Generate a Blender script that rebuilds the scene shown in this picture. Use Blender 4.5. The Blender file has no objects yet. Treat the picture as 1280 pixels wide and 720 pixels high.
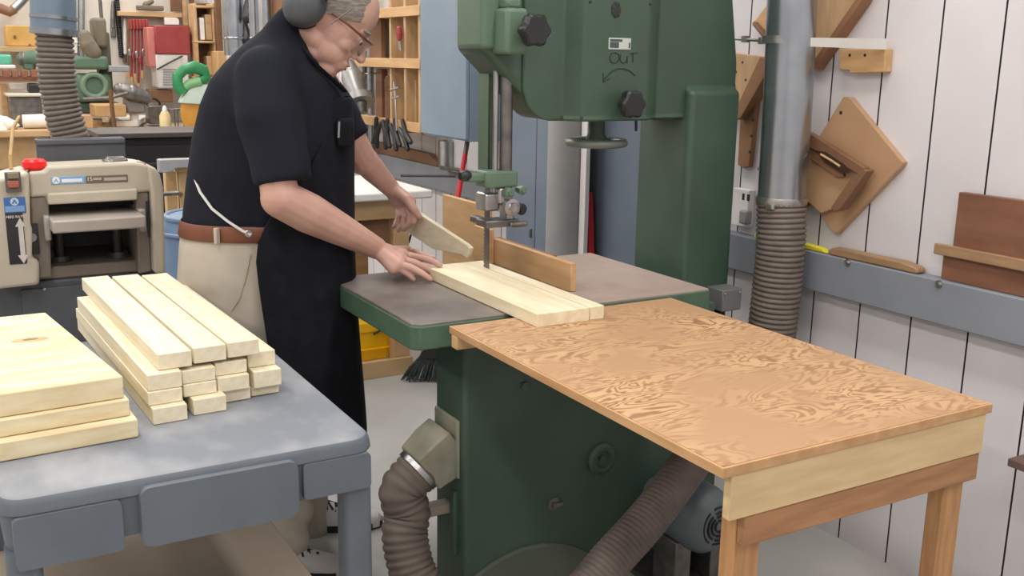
import bpy, bmesh, math, random
from mathutils import Vector, Matrix, Quaternion
random.seed(7)
SC = bpy.context.scene
COL = SC.collection
PI = math.pi

# ------------------------------------------------------------------ camera
FPX, CAMH = 1260.0, 1.6
RM = Matrix(((0.86812548, -0.09654234, 0.4868652),
             (-0.4961083, -0.19905185, 0.84513603),
             (0.01532001, -0.97522199, -0.22069744)))
cd = bpy.data.cameras.new('camera'); cam = bpy.data.objects.new('camera', cd); COL.objects.link(cam)
cd.sensor_width = 36; cd.lens = FPX / 1280 * 36; cd.clip_start = 0.05; cd.clip_end = 100
cx_, cy_, cz_ = RM.col[0], -RM.col[1], -RM.col[2]
M4 = Matrix((cx_, cy_, cz_)).transposed().to_4x4(); M4.translation = (0, 0, CAMH)
cam.matrix_world = M4
SC.camera = cam

# measuring helpers: where the sight line through a point of the photograph meets a plane of the room
def ray(px, py): return RM @ Vector(((px - 640) / FPX, (py - 360) / FPX, 1))
def az(px, py, z): w = ray(px, py); return w * ((z - CAMH) / w.z) + Vector((0, 0, CAMH))
def ax(px, py, x): w = ray(px, py); return w * (x / w.x) + Vector((0, 0, CAMH))
def ay(px, py, y): w = ray(px, py); return w * (y / w.y) + Vector((0, 0, CAMH))
CH = Vector((0.499, 0.8666, 0))
def ah(px, py, d): w = ray(px, py); return w * (d / (w.x * CH.x + w.y * CH.y)) + Vector((0, 0, CAMH))

# ------------------------------------------------------------------ materials
def lin(c):
    c = c / 255
    return c / 12.92 if c <= 0.04045 else ((c + 0.055) / 1.055) ** 2.4
def rgb(t): return (lin(t[0]), lin(t[1]), lin(t[2]), 1)
MATS = {}
def mat(name, c1, c2=None, rough=0.6, metal=0.0, scale=8.0, stretch=(1, 1, 1), bump=0.0, detail=4, lo=0.35, hi=0.65, emit=None, spec=0.5, alpha=None, trans=0.0):
    if name in MATS: return MATS[name]
    m = bpy.data.materials.new(name); m.use_nodes = True; nt = m.node_tree; N = nt.nodes; L = nt.links
    b = N['Principled BSDF']
    b.inputs['Roughness'].default_value = rough; b.inputs['Metallic'].default_value = metal
    b.inputs['Specular IOR Level'].default_value = spec
    if trans: b.inputs['Transmission Weight'].default_value = trans
    tc = N.new('ShaderNodeTexCoord'); mp = N.new('ShaderNodeMapping'); mp.inputs['Scale'].default_value = stretch
    L.new(tc.outputs['Object'], mp.inputs['Vector'])
    nz = N.new('ShaderNodeTexNoise'); nz.inputs['Scale'].default_value = scale; nz.inputs['Detail'].default_value = detail
    L.new(mp.outputs['Vector'], nz.inputs['Vector'])
    rp = N.new('ShaderNodeValToRGB'); rp.color_ramp.elements[0].position = lo; rp.color_ramp.elements[1].position = hi
    rp.color_ramp.elements[0].color = rgb(c1); rp.color_ramp.elements[1].color = rgb(c2 or [min(255, x * 1.06) for x in c1])
    L.new(nz.outputs['Fac'], rp.inputs['Fac']); L.new(rp.outputs['Color'], b.inputs['Base Color'])
    if bump:
        bp = N.new('ShaderNodeBump'); bp.inputs['Strength'].default_value = bump; bp.inputs['Distance'].default_value = 0.01
        L.new(nz.outputs['Fac'], bp.inputs['Height']); L.new(bp.outputs['Normal'], b.inputs['Normal'])
    if emit: b.inputs['Emission Color'].default_value = rgb(c1); b.inputs['Emission Strength'].default_value = emit
    MATS[name] = m; return m
def bands(name, c1, c2, scale=3.0, freq=26.0, stretch=(1, 1, 1), rough=0.55, distort=1.2, lo=0.25, hi=0.75, mixlo=0.4, mixhi=0.62, c3=None):
    """wood figure: contour bands of a stretched noise, strong in some patches and faint in others"""
    m = bpy.data.materials.new(name); m.use_nodes = True; nt = m.node_tree; N = nt.nodes; L = nt.links
    b = N['Principled BSDF']; b.inputs['Roughness'].default_value = rough
    tc = N.new('ShaderNodeTexCoord'); mp = N.new('ShaderNodeMapping'); mp.inputs['Scale'].default_value = stretch
    L.new(tc.outputs['Object'], mp.inputs['Vector'])
    nz = N.new('ShaderNodeTexNoise'); nz.inputs['Scale'].default_value = scale; nz.inputs['Detail'].default_value = 3; nz.inputs['Distortion'].default_value = distort
    L.new(mp.outputs['Vector'], nz.inputs['Vector'])
    mu = N.new('ShaderNodeMath'); mu.operation = 'MULTIPLY'; mu.inputs[1].default_value = freq * 6.283; L.new(nz.outputs['Fac'], mu.inputs[0])
    si = N.new('ShaderNodeMath'); si.operation = 'SINE'; L.new(mu.outputs[0], si.inputs[0])
    ma = N.new('ShaderNodeMapRange'); ma.inputs['From Min'].default_value = -1; ma.inputs['From Max'].default_value = 1; L.new(si.outputs[0], ma.inputs['Value'])
    rp = N.new('ShaderNodeValToRGB'); rp.color_ramp.elements[0].position = lo; rp.color_ramp.elements[1].position = hi
    rp.color_ramp.elements[0].color = rgb(c2); rp.color_ramp.elements[1].color = rgb(c1); L.new(ma.outputs[0], rp.inputs['Fac'])
    n2 = N.new('ShaderNodeTexNoise'); n2.inputs['Scale'].default_value = 3.2; n2.inputs['Detail'].default_value = 3; L.new(tc.outputs['Object'], n2.inputs['Vector'])
    mr = N.new('ShaderNodeMapRange'); mr.inputs['From Min'].default_value = mixlo; mr.inputs['From Max'].default_value = mixhi; L.new(n2.outputs['Fac'], mr.inputs['Value'])
    mx = N.new('ShaderNodeMix'); mx.data_type = 'RGBA'
    c3 = c3 or [(p * 0.55 + q * 0.45) for p, q in zip(c1, c2)]
    mx.inputs['A'].default_value = rgb(c3); L.new(mr.outputs[0], mx.inputs['Factor']); L.new(rp.outputs['Color'], mx.inputs['B'])
    L.new(mx.outputs['Result'], b.inputs['Base Color'])
    MATS[name] = m; return m

# ------------------------------------------------------------------ mesh builder
class MB:
    def __init__(s): s.bm = bmesh.new()
    def _new(s, r, M):
        vs = [v for v in r['verts']]
        bmesh.ops.transform(s.bm, matrix=M, verts=vs); return vs
    def box(s, lo, hi, M=None):
        c = [(a + b) / 2 for a, b in zip(lo, hi)]; d = [abs(b - a) for a, b in zip(lo, hi)]
        T = Matrix.Translation(c) @ Matrix.Diagonal((*d, 1))
        s._new(bmesh.ops.create_cube(s.bm, size=1), (M or Matrix()) @ T); return s
    def boxc(s, c, d, rot=None):
        T = Matrix.Translation(c) @ (rot.to_4x4() if rot else Matrix()) @ Matrix.Diagonal((*d, 1))
        s._new(bmesh.ops.create_cube(s.bm, size=1), T); return s
    def ring_loft(s, rings, cap=True, close=True):
        vr = [[s.bm.verts.new(p) for p in r] for r in rings]
        n = len(vr[0])
        for a, b in zip(vr, vr[1:]):
            for i in range(n if close else n - 1):
                j = (i + 1) % n
                try: s.bm.faces.new((a[i], a[j], b[j], b[i]))
                except ValueError: pass
        if cap and close:
            s.bm.faces.new(list(reversed(vr[0]))); s.bm.faces.new(vr[-1])
        return s
    def tube(s, pts, r, seg=12, cap=True, flat=None):
        pts = [Vector(p) for p in pts]; n = len(pts)
        rs = r if isinstance(r, (list, tuple)) else [r] * n
        rings = []; up = None
        for i, p in enumerate(pts):
            t = (pts[min(i + 1, n - 1)] - pts[max(i - 1, 0)]).normalized()
            if up is None:
                up = Vector((0, 0, 1)) if abs(t.z) < 0.9 else Vector((1, 0, 0))
            a = t.cross(up).normalized(); b = a.cross(t).normalized(); up = b
            k = flat or 1.0
            rings.append([p + (a * math.cos(q) + b * math.sin(q) * k) * rs[i] for q in (2 * PI * j / seg for j in range(seg))])
        return s.ring_loft(rings, cap)
    def cyl(s, a, b, r, r2=None, seg=24): return s.tube([a, b], [r, r if r2 is None else r2], seg)
    def ball(s, c, r, M=None, u=20, v=12):
        rr = r if isinstance(r, (tuple, list)) else (r, r, r)
        T = Matrix.Translation(c) @ (M.to_4x4() if M else Matrix()) @ Matrix.Diagonal((*rr, 1))
        s._new(bmesh.ops.create_uvsphere(s.bm, u_segments=u, v_segments=v, radius=1), T); return s
    def limb(s, pts, rs, seg=14):
        """tapered rounded chain"""
        s.tube(pts, rs, seg)
        for p, r in zip(pts, rs): s.ball(p, r * 0.995, u=14, v=10)
        return s
    def lathe(s, prof, c, axis='Z', seg=32, M=None):
        rings = []
        for (r, h) in prof:
            ring = []
            for j in range(seg):
                q = 2 * PI * j / seg; x, y = max(r, 1e-5) * math.cos(q), max(r, 1e-5) * math.sin(q)
                p = {'Z': Vector((x, y, h)), 'Y': Vector((y, h, x)), 'X': Vector((h, x, y))}[axis]
                ring.append(Vector(c) + (M @ p if M else p))
            rings.append(ring)
        return s.ring_loft(rings, True)
    def prism(s, poly, plane, lo, hi):
        """poly: 2-D outline in plane 'XZ' / 'XY' / 'YZ', extruded along the remaining axis"""
        def P(u, v, w): return {'XZ': (u, w, v), 'XY': (u, v, w), 'YZ': (w, u, v)}[plane]
        return s.ring_loft([[Vector(P(u, v, lo)) for u, v in poly], [Vector(P(u, v, hi)) for u, v in poly]], True)
    def slab(s, pts, off):
        """a flat outline given in space, with thickness along off"""
        off = Vector(off)
        return s.ring_loft([[Vector(p) for p in pts], [Vector(p) + off for p in pts]], True)
    def torus(s, c, R, r, axis='Z', seg=40, sr=10, arc=(0, 2 * PI)):
        full = abs(arc[1] - arc[0] - 2 * PI) < 1e-6; n = seg + (0 if full else 1); rings = []
        for j in range(n):
            q = arc[0] + (arc[1] - arc[0]) * j / seg
            ring = []
            for k in range(sr):
                w = 2 * PI * k / sr; rad = R + r * math.cos(w); h = r * math.sin(w)
                x, y = rad * math.cos(q), rad * math.sin(q)
                ring.append(Vector(c) + {'Z': Vector((x, y, h)), 'Y': Vector((x, h, y)), 'X': Vector((h, x, y))}[axis])
            rings.append(ring)
        if full: rings.append(rings[0])
        if full:
            vr = [[s.bm.verts.new(p) for p in r_] for r_ in rings[:-1]]
            for a in range(seg):
                A, B = vr[a], vr[(a + 1) % seg]
                for i in range(sr): s.bm.faces.new((A[i], A[(i + 1) % sr], B[(i + 1) % sr], B[i]))
            return s
        return s.ring_loft(rings, True)
    def build(s, name, material, parent=None, bevel=0.0, smooth=True, seg=2, angle=0.6, remesh=None, smooth_it=0, origin=None):
        bmesh.ops.recalc_face_normals(s.bm, faces=s.bm.faces[:])
        me = bpy.data.meshes.new(name); s.bm.to_mesh(me); s.bm.free()
        o = bpy.data.objects.new(name, me); COL.objects.link(o)
        if remesh:
            md = o.modifiers.new('r', 'REMESH'); md.mode = 'VOXEL'; md.voxel_size = remesh
            if smooth_it:
                sm = o.modifiers.new('s', 'SMOOTH'); sm.factor = 0.5; sm.iterations = smooth_it
            dg = bpy.context.evaluated_depsgraph_get(); m2 = bpy.data.meshes.new_from_object(o.evaluated_get(dg))
            o.modifiers.clear(); o.data = m2; me = m2; me.name = name
        if bevel:
            md = o.modifiers.new('b', 'BEVEL'); md.width = bevel; md.segments = seg; md.limit_method = 'ANGLE'; md.angle_limit = 0.6
        if parent is not None:
            off = world_off(parent)
        elif origin is not None: off = Vector(origin)
        else:
            xs = [v.co for v in me.vertices]
            off = Vector(((min(v.x for v in xs) + max(v.x for v in xs)) / 2, (min(v.y for v in xs) + max(v.y for v in xs)) / 2, min(v.z for v in xs)))
        me.transform(Matrix.Translation(-off))
        if parent is not None: o.parent = parent
        else: o.location = off
        if isinstance(material, (list, tuple)):
            for m in material: me.materials.append(m)
        else:
            me.materials.clear(); me.materials.append(material)
        if smooth:
            for p in me.polygons: p.use_smooth = True
            if not remesh:
                try: me.set_sharp_from_angle(angle=angle)
                except Exception: pass
        return o
def world_off(o):
    v = Vector((0, 0, 0))
    while o is not None: v += o.location; o = o.parent
    return v
def tag(o, label, cat, group=None, kind=None):
    o['label'] = label; o['category'] = cat
    if group: o['group'] = group
    if kind: o['kind'] = kind
    return o
def thing(name, label, cat, loc, group=None):
    o = bpy.data.objects.new(name, None); COL.objects.link(o); o.location = loc; o.empty_display_size = 0.1
    return tag(o, label, cat, group)
def struct(o): o['kind'] = 'structure'; return o
def text(s, size, name, m, parent, origin, right, up, lift=0.0015):
    cu = bpy.data.curves.new(name, 'FONT'); cu.body = s; cu.size = size; cu.align_x = 'CENTER'; cu.align_y = 'CENTER'; cu.extrude = 0.0006
    t = bpy.data.objects.new(name, cu); COL.objects.link(t)
    me = bpy.data.meshes.new_from_object(t.evaluated_get(bpy.context.evaluated_depsgraph_get())); bpy.data.objects.remove(t)
    r = Vector(right).normalized(); u = Vector(up).normalized(); n = r.cross(u)
    T = Matrix((r, u, n)).transposed().to_4x4(); T.translation = Vector(origin) + n * lift
    me.transform(T); me.transform(Matrix.Translation(-world_off(parent)))
    o = bpy.data.objects.new(name, me); COL.objects.link(o); o.parent = parent; me.materials.append(m); return o

# ------------------------------------------------------------------ palette
white_paint = mat('white_paint', (214, 210, 213), (223, 219, 222), rough=0.5, scale=3)
back_paint = mat('back_paint', (205, 198, 188), (220, 213, 203), rough=0.7, scale=2)
concrete = mat('concrete', (172, 170, 166), (190, 188, 184), rough=0.75, scale=2.2, detail=6)
ceil_m = mat('ceiling_white', (225, 225, 222), rough=0.9)
groove = mat('groove_dark', (70, 68, 68), rough=0.9)
railgrey = mat('rail_grey', (132, 137, 146), (141, 146, 154), rough=0.5, scale=4)
green = mat('machine_green', (60, 82, 67), (67, 90, 75), rough=0.42, scale=5, bump=0.02)
green_l = mat('machine_green_light', (92, 116, 97), (100, 124, 105), rough=0.4, scale=6)
green_d = mat('machine_green_base', (62, 84, 71), (71, 94, 80), rough=0.5, scale=4, bump=0.03)
castiron = mat('table_iron', (92, 86, 83), (142, 132, 126), rough=0.42, metal=0.1, scale=4, detail=10, lo=0.4, hi=0.75)
castiron2 = mat('table_iron_dusty', (160, 142, 132), (176, 158, 148), rough=0.55, metal=0.0, scale=6, detail=6)
steel = mat('steel', (168, 168, 168), (190, 190, 190), rough=0.3, metal=0.9, scale=10)
steel_d = mat('steel_dark', (110, 108, 105), (135, 132, 128), rough=0.4, metal=0.8, scale=20)
galv = mat('galvanised', (160, 167, 174), (178, 184, 190), rough=0.27, metal=0.92, scale=7, detail=6)
black_p = mat('black_plastic', (34, 35, 37), (42, 43, 45), rough=0.4)
rubber = mat('black_rubber', (26, 26, 28), rough=0.75)
hose_m = mat('hose_plastic', (106, 97, 90), (122, 112, 104), rough=0.6, scale=14)
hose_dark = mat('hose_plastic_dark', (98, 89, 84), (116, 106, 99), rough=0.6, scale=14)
pine = mat('pine', (226, 214, 184), (238, 229, 204), rough=0.6, scale=6, stretch=(9, 1, 9), detail=5)
pine_x = mat('pine_wide', (216, 196, 154), (236, 224, 190), rough=0.6, scale=5, stretch=(1.2, 7, 7), detail=5)
maple = mat('maple', (196, 156, 110), (212, 173, 126), rough=0.5, scale=5, stretch=(6, 1, 6))
maple_z = mat('maple_upright', (184, 150, 112), (199, 166, 128), rough=0.5, scale=5, stretch=(6, 6, 1))
fir_leg = mat('fir_leg', (172, 126, 82), (194, 147, 100), rough=0.55, scale=7, stretch=(8, 8, 1))
fir_rail = mat('fir_rail', (156, 112, 76), (178, 132, 92), rough=0.55, scale=6, stretch=(1, 8, 8))
apron_w = mat('poplar', (206, 178, 132), (220, 194, 148), rough=0.55, scale=5, stretch=(1, 8, 8))
ply = bands('plywood_face', (204, 167, 126), (150, 110, 76), scale=3.6, freq=13, stretch=(1.1, 2.9, 3), lo=0.12, hi=0.55, mixlo=0.40, mixhi=0.60, c3=(181, 143, 108), distort=0.9)
lipping = mat('ply_lipping', (186, 142, 98), (204, 162, 116), rough=0.55, scale=6, stretch=(4, 1, 4))
board_m = mat('jig_board', (178, 140, 106), (190, 153, 118), rough=0.6, scale=4)
jigdark = mat('jig_dark', (120, 86, 62), (138, 102, 75), rough=0.6, scale=6)
jigedge = mat('jig_edge', (138, 100, 72), (156, 116, 84), rough=0.6)
mahog = mat('mahogany', (120, 80, 60), (136, 94, 72), rough=0.5, scale=5, stretch=(6, 1, 4))
walnut = mat('walnut_strip', (150, 118, 88), (170, 136, 102), rough=0.55, scale=6, stretch=(6, 1, 6))
cart_m = mat('cart_plastic', (94, 102, 111), (102, 110, 119), rough=0.55, scale=6)
cart_top = mat('cart_top_scuffed', (122, 128, 137), (164, 165, 170), rough=0.6, scale=4.5, stretch=(1.6, 1, 1), detail=8, lo=0.42, hi=0.72)
beige = mat('planer_beige', (186, 176, 160), (192, 183, 167), rough=0.45)
beige_d = mat('planer_taupe', (128, 118, 108), (136, 126, 116), rough=0.5)
slate = mat('slate_grey', (82, 85, 92), (90, 93, 100), rough=0.5)
bluegrey = mat('cabinet_blue', (122, 138, 154), (130, 146, 161), rough=0.5, scale=3)
bluegrey2 = mat('cabinet_blue_grey', (108, 120, 136), (116, 128, 144), rough=0.5, scale=3)
red = mat('red_plastic', (205, 40, 50), rough=0.4)
bright_red = mat('switch_red', (235, 30, 30), rough=0.35)
red_far = mat('far_red', (150, 56, 56), (162, 66, 64), rough=0.5)
yellow = mat('yellow_plastic', (240, 190, 20), rough=0.4)
lemon = mat('lemon_plastic', (225, 215, 60), rough=0.4)
whitep = mat('white_plastic', (232, 230, 228), rough=0.45)
greyp = mat('grey_plastic', (150, 152, 156), rough=0.5)
blue_label = mat('label_blue', (58, 104, 168), rough=0.45)
blue_pale = mat('label_pale_blue', (128, 164, 200), rough=0.45)
brown_label = mat('label_brown', (112, 96, 84), rough=0.5)
skin = mat('skin', (192, 150, 136), (207, 166, 152), rough=0.55, scale=9)
skin_l = mat('lips', (170, 104, 92), rough=0.5)
navy = mat('shirt_navy', (22, 24, 34), (29, 31, 42), rough=0.9, scale=6, spec=0.25, bump=0.6, detail=2)
aprn = mat('apron_black', (20, 21, 27), (27, 28, 35), rough=0.92, scale=20, spec=0.2)
khaki = mat('khaki', (178, 169, 156), (192, 183, 170), rough=0.9, scale=9, bump=0.5, detail=2, spec=0.2)
leather = mat('belt_leather', (110, 62, 42), (128, 76, 52), rough=0.5)
hair_m = mat('hair_grey', (112, 104, 98), (150, 142, 134), rough=0.8, scale=40, stretch=(1, 1, 5))
cord_w = mat('cord_white', (205, 205, 205), rough=0.8)
wood_far = mat('far_wood', (186, 150, 108), (204, 170, 128), rough=0.6, scale=4, stretch=(1, 4, 4))
wood_far_d = mat('far_wood_dark', (112, 78, 52), (130, 94, 66), rough=0.6, scale=4)
tan = mat('tan_wood', (192, 160, 116), (206, 175, 132), rough=0.6, scale=3, stretch=(1, 4, 4))
card = mat('cardboard', (196, 156, 108), (206, 168, 120), rough=0.8)
paper = mat('paper_white', (238, 234, 226), rough=0.7)
mgreen = mat('far_machine_green', (84, 112, 92), (96, 124, 104), rough=0.5)
taupe = mat('far_taupe', (110, 100, 84), (124, 114, 98), rough=0.6)
teal = mat('teal_plastic', (96, 184, 156), rough=0.5)
brightgreen = mat('mitre_green', (46, 132, 82), rough=0.4)
orange_d = mat('blade_orange', (196, 140, 52), (206, 152, 64), rough=0.45)
barrel_m = mat('barrel_blue', (96, 122, 152), (106, 132, 162), rough=0.45)
dust_m = mat('dark_cloth', (30, 30, 34), rough=0.9)
bristle = mat('bristle_dark', (40, 48, 46), (70, 76, 72), rough=0.9, scale=40)
ink = mat('marker_ink', (34, 44, 36), rough=0.8)
glassm = mat('clear_lens', (245, 245, 245), rough=0.03, trans=1.0)
# ================================================================== the room
WX, BY = 2.6, 11.0
struct(MB().box((-4.5, -2.5, -0.1), (WX + 0.12, BY + 0.12, 0)).build('floor', concrete, smooth=False))
struct(MB().box((-4.5, -2.5, 3.3), (WX + 0.12, BY + 0.12, 3.4)).build('ceiling', ceil_m, smooth=False))
w = MB(); w.box((WX + 0.012, -2.5, 0), (WX + 0.12, BY, 3.3))
y = 1.817 - 0.2015 * 22
while y < BY:
    a, b = max(y + 0.003, -2.5), min(y + 0.2015 - 0.003, BY)
    if b > a + 0.01: w.box((WX, a, 0.0), (WX + 0.013, b, 3.3))
    y += 0.2015
wr = w.build('wall_right', [white_paint, groove], smooth=False)
for p in wr.data.polygons:
    if abs(p.normal.x) < 0.5 or p.center.x + wr.location.x > WX + 0.005: p.material_index = 1
struct(wr)
struct(MB().box((-4.5, BY, 0), (WX + 0.012, BY + 0.12, 3.3)).build('wall_back', back_paint, smooth=False))
struct(MB().box((-4.5, -2.6, 0), (WX + 0.12, -2.5, 3.3)).build('wall_near', white_paint, smooth=False))
struct(MB().box((-4.6, -2.5, 0), (-4.5, BY, 3.3)).build('wall_left', white_paint, smooth=False))
# long grey ledge along the right wall
RX = WX - 0.055
rl = struct(MB().box((RX, -2.3, 0.853), (WX, 10.9, 0.985)).build('trim_1', railgrey, bevel=0.004))
for q in ((1060, 328), (1174, 355)):
    p = ax(q[0], q[1], RX)
    MB().cyl((p.x - 0.011, p.y, p.z), (p.x, p.y, p.z), 0.007, seg=6).cyl((p.x - 0.003, p.y, p.z), (p.x, p.y, p.z), 0.012, seg=16).build('bolt', steel, rl)

# ================================================================== band saw
SB = Vector((1.75, 2.75, 0))
saw = thing('band_saw', 'big green cast band saw with a handwheel and black star knobs', 'band saw', SB)
FY, KY = 2.63, 2.83      # front face, back face
TZ = 0.92
# pedestal: chamfered box with a motor opening on the right and a dusty sill
b = MB()
def chx(x0, x1, y0, y1, c): return [(x0 + c, y0), (x1 - c, y0), (x1, y0 + c), (x1, y1), (x0, y1), (x0, y0 + c)]
PF = 2.42               # the pedestal comes further forward than the wheel housing
xl, xr = ay(580, 600, PF).x, 2.16
b.prism([(xl + 0.008, PF), (xr - 0.008, PF), (xr, PF + 0.008), (xr, KY), (xl + 0.14, KY), (xl, 2.60), (xl, PF + 0.008)], 'XY', 0.0, 0.845)
b.build('pedestal', green_d, saw, bevel=0.006)
ax0, ax1 = xl + 0.02, xl + 0.46
MB().prism([(ax0, 0.0)] + [(ax0 + (ax1 - ax0) * k / 12, 0.03 + 0.125 * math.sin(PI * (0.12 + 0.83 * k / 12)) ** 0.7) for k in range(13)] + [(ax1, 0.0)], 'XZ', PF - 0.012, PF + 0.01).build('dusty_sill', mat('dusty_green', (98, 104, 92), (84, 98, 84), rough=0.8, scale=4), saw, bevel=0.008, seg=3)
# round bosses and a latch on the pedestal face
p = ay(750, 572, PF)
MB().lathe([(0.05, 0.0), (0.05, -0.012), (0.04, -0.02), (0.03, -0.02), (0.026, -0.008), (0.012, -0.008), (0.01, -0.016), (0, -0.016)], p, 'Y').build('bearing_cap', green_d, saw)
p = ay(691, 629, PF)
MB().lathe([(0.022, 0), (0.02, -0.008), (0.0, -0.01)], p, 'Y', 20).boxc(p + Vector((0.008, -0.014, 0)), (0.035, 0.01, 0.012)).build('latch', steel_d, saw)
p = ay(655, 482, PF)
MB().lathe([(0.014, 0), (0.012, -0.01), (0, -0.012)], p, 'Y', 16).build('bolt', green_d, saw)
# motor opening: a flared round mouth
mo = ay(836, 640, PF)
MB().lathe([(0.134, 0.0), (0.136, -0.012), (0.128, -0.022), (0.114, -0.016), (0.108, 0.004), (0.0, 0.005)], mo, 'Y', 40).build('motor_opening', [green_d], saw)
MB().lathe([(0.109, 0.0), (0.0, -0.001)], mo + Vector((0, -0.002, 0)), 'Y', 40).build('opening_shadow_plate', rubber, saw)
# motor
mc = ay(890, 655, 2.14)
mt = MB().lathe([(0.0, -0.02), (0.05, -0.02), (0.078, -0.012), (0.1, 0.012), (0.106, 0.05), (0.106, 0.16), (0.09, 0.185), (0.05, 0.19), (0.05, 0.28), (0.0, 0.28)], mc, 'Y', 40).build('motor', mat('motor_grey', (92, 104, 108), (100, 112, 116), rough=0.4), saw)
g = MB()
for r in (0.018, 0.032, 0.046, 0.06):
    for k in range(3): g.torus(mc + Vector((0.012, -0.0235 + max(0, r - 0.05) * 0.5, 0)), r, 0.0035, 'Y', 14, 6, (k * 2.094 + 0.15, k * 2.094 + 1.95))
g.build('fan_grille', rubber, mt)
MB().box((mc.x - 0.13, 2.15, 0.0), (mc.x + 0.13, PF, 0.02)).box((mc.x - 0.1, 2.18, 0.02), (mc.x - 0.04, 2.29, mc.z - 0.06)).box((mc.x + 0.04, 2.18, 0.02), (mc.x + 0.1, 2.29, mc.z - 0.06)).build('motor_foot', steel_d, mt, bevel=0.004)
# lever bar low on the left side
p = ay(548, 634, 2.52)
MB().box((p.x - 0.07, 2.5, p.z - 0.018), (xl + 0.005, 2.54, p.z + 0.016)).build('step_bar', mat('worn_bar', (150, 140, 128), rough=0.5), saw, bevel=0.004)
MB().box((xl - 0.012, 2.46, 0.16), (xl + 0.002, 2.49, 0.36)).build('door_hinge', green_d, saw, bevel=0.003)
# dust port: a square boot sloping out of the left side
pA = ax(566, 556, xl); pA.y = 2.525; pB = pA + Vector((-0.092, 0, -0.068)); pA.x = xl + 0.01
rg = []
for t_, hw in ((0, 0.07), (0.45, 0.07), (1, 0.062)):
    c = pA.lerp(pB, t_); d = (pB - pA).normalized(); n_ = Vector((0, 1, 0)); m_ = d.cross(n_)
    rg.append([c + n_ * hw * sx + m_ * hw * sz for sx, sz in ((-1, -1), (1, -1), (1, 1), (-1, 1))])
MB().ring_loft(rg).box((xl - 0.01, 2.445, pA.z - 0.09), (xl + 0.003, 2.60, pA.z + 0.09)).build('dust_port', mat('port_green', (128, 136, 118), (170, 162, 144), rough=0.5, scale=7), saw, bevel=0.012, seg=3)
# column
zb = ay(740, 150, FY).z
x0, x1 = ay(860, 200, FY - 0.05).x, ay(922, 200, FY - 0.05).x
zs = ay(890, 112, FY - 0.02).z
c = MB()
c.ring_loft([[Vector((x, y_, z)) for x, y_ in chx(x0 - g, x1, yy, KY + 0.02, 0.012)] for z, yy, g in ((0.0, FY - 0.05, 0), (zs - 0.01, FY - 0.05, 0), (zs + 0.04, FY + 0.02, -0.01))])
c.build('column', green, saw, bevel=0.01, seg=3)
# upper wheel housing
def hx(px, py, y_=FY): q = ay(px, py, y_); return (q.x, q.z)
h = MB()
out = [hx(602, 62), hx(682, 150), hx(925, 150), hx(922, 97), hx(918, 55), hx(905, 0), hx(893, -70), hx(850, -140), hx(760, -170), hx(670, -140), hx(602, -70)]
h.prism(out, 'XZ', FY, KY - 0.03)
h.build('wheel_housing', green, saw, bevel=0.02, seg=4)
# front cover: faceted in plan, round lower left corner
FC = FY - 0.075
X_ = lambda px, y_: ay(px, 80, y_).x
cs = [(X_(652, FY), FY + 0.01), (X_(652, FY - 0.02), FY - 0.012), (X_(706, FY - 0.03), FY - 0.02), (X_(730, FC), FC + 0.004), (X_(737, FC), FC), (X_(808, FC), FC), (X_(814, FC), FC + 0.006), (X_(820, FY - 0.01), FY - 0.015), (X_(921, FY - 0.015), FY - 0.015), (X_(921, FY), FY + 0.01)]
rings = []
R_ = 0.1; xq = cs[0][0]
for z in [zb, zb + 0.006, zb + 0.02, zb + 0.045, zb + 0.1] + [1.6, 1.68, 2.0, 2.3]:
    q = max(0.0, 1 - (z - zb) / R_) if z < zb + R_ else 0
    dx = R_ * (1 - math.sqrt(max(0, 1 - q * q)))
    sh = 0.0 if z < 1.6 else (z - 1.6) * 0.17
    rings.append([Vector((max(x, xq + dx) if i < 3 else (x - sh if i > 7 else x), y_, z)) for i, (x, y_) in enumerate(cs)])
h = MB().ring_loft(rings)
cov = h.build('front_cover', green, saw, bevel=0.008, seg=3)
# blade guard box at the left end
a = ay(602, 60, FY)
MB().box((a.x - 0.006, FY - 0.015, a.z - 0.004), (a.x + 0.1, KY - 0.045, 2.2)).build('blade_guard', green_l, saw, bevel=0.016, seg=4)
# guide post bracket
YB = FY - 0.085
a = ay(633, 68, YB); a2 = ay(633, 9, YB); a3 = ay(657, 40, YB)
MB().box((a.x, YB, a.z), (a3.x + 0.01, FY + 0.01, a2.z)).build('post_bracket', green_l, saw, bevel=0.012, seg=3)
MB().box((a.x + 0.012, YB + 0.02, a2.z - 0.003), (a3.x, FY, a2.z + 0.03)).build('post_cap', green_l, saw, bevel=0.01)
def star(c, r, th, name='star_knob', lobes=6):
    rings = []
    for h_, k in ((0, 0.8), (-0.1, 0.93), (-0.5, 1.0), (-0.85, 0.96), (-1.0, 0.82)):
        rings.append([c + Vector((r * k * (1 + 0.09 * math.cos(lobes * q)) * math.cos(q), h_ * th, r * k * (1 + 0.09 * math.cos(lobes * q)) * math.sin(q))) for q in (2 * PI * i / 60 for i in range(60))])
    m = MB().ring_loft(rings).cyl(c, c + Vector((0, 0.06, 0)), r * 0.35)
    return m.build(name, black_p, saw)
star(ay(663, 38, YB - 0.03), 0.045, 0.042)
star(ay(785, 130, FC - 0.03), 0.042, 0.038)
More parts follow.
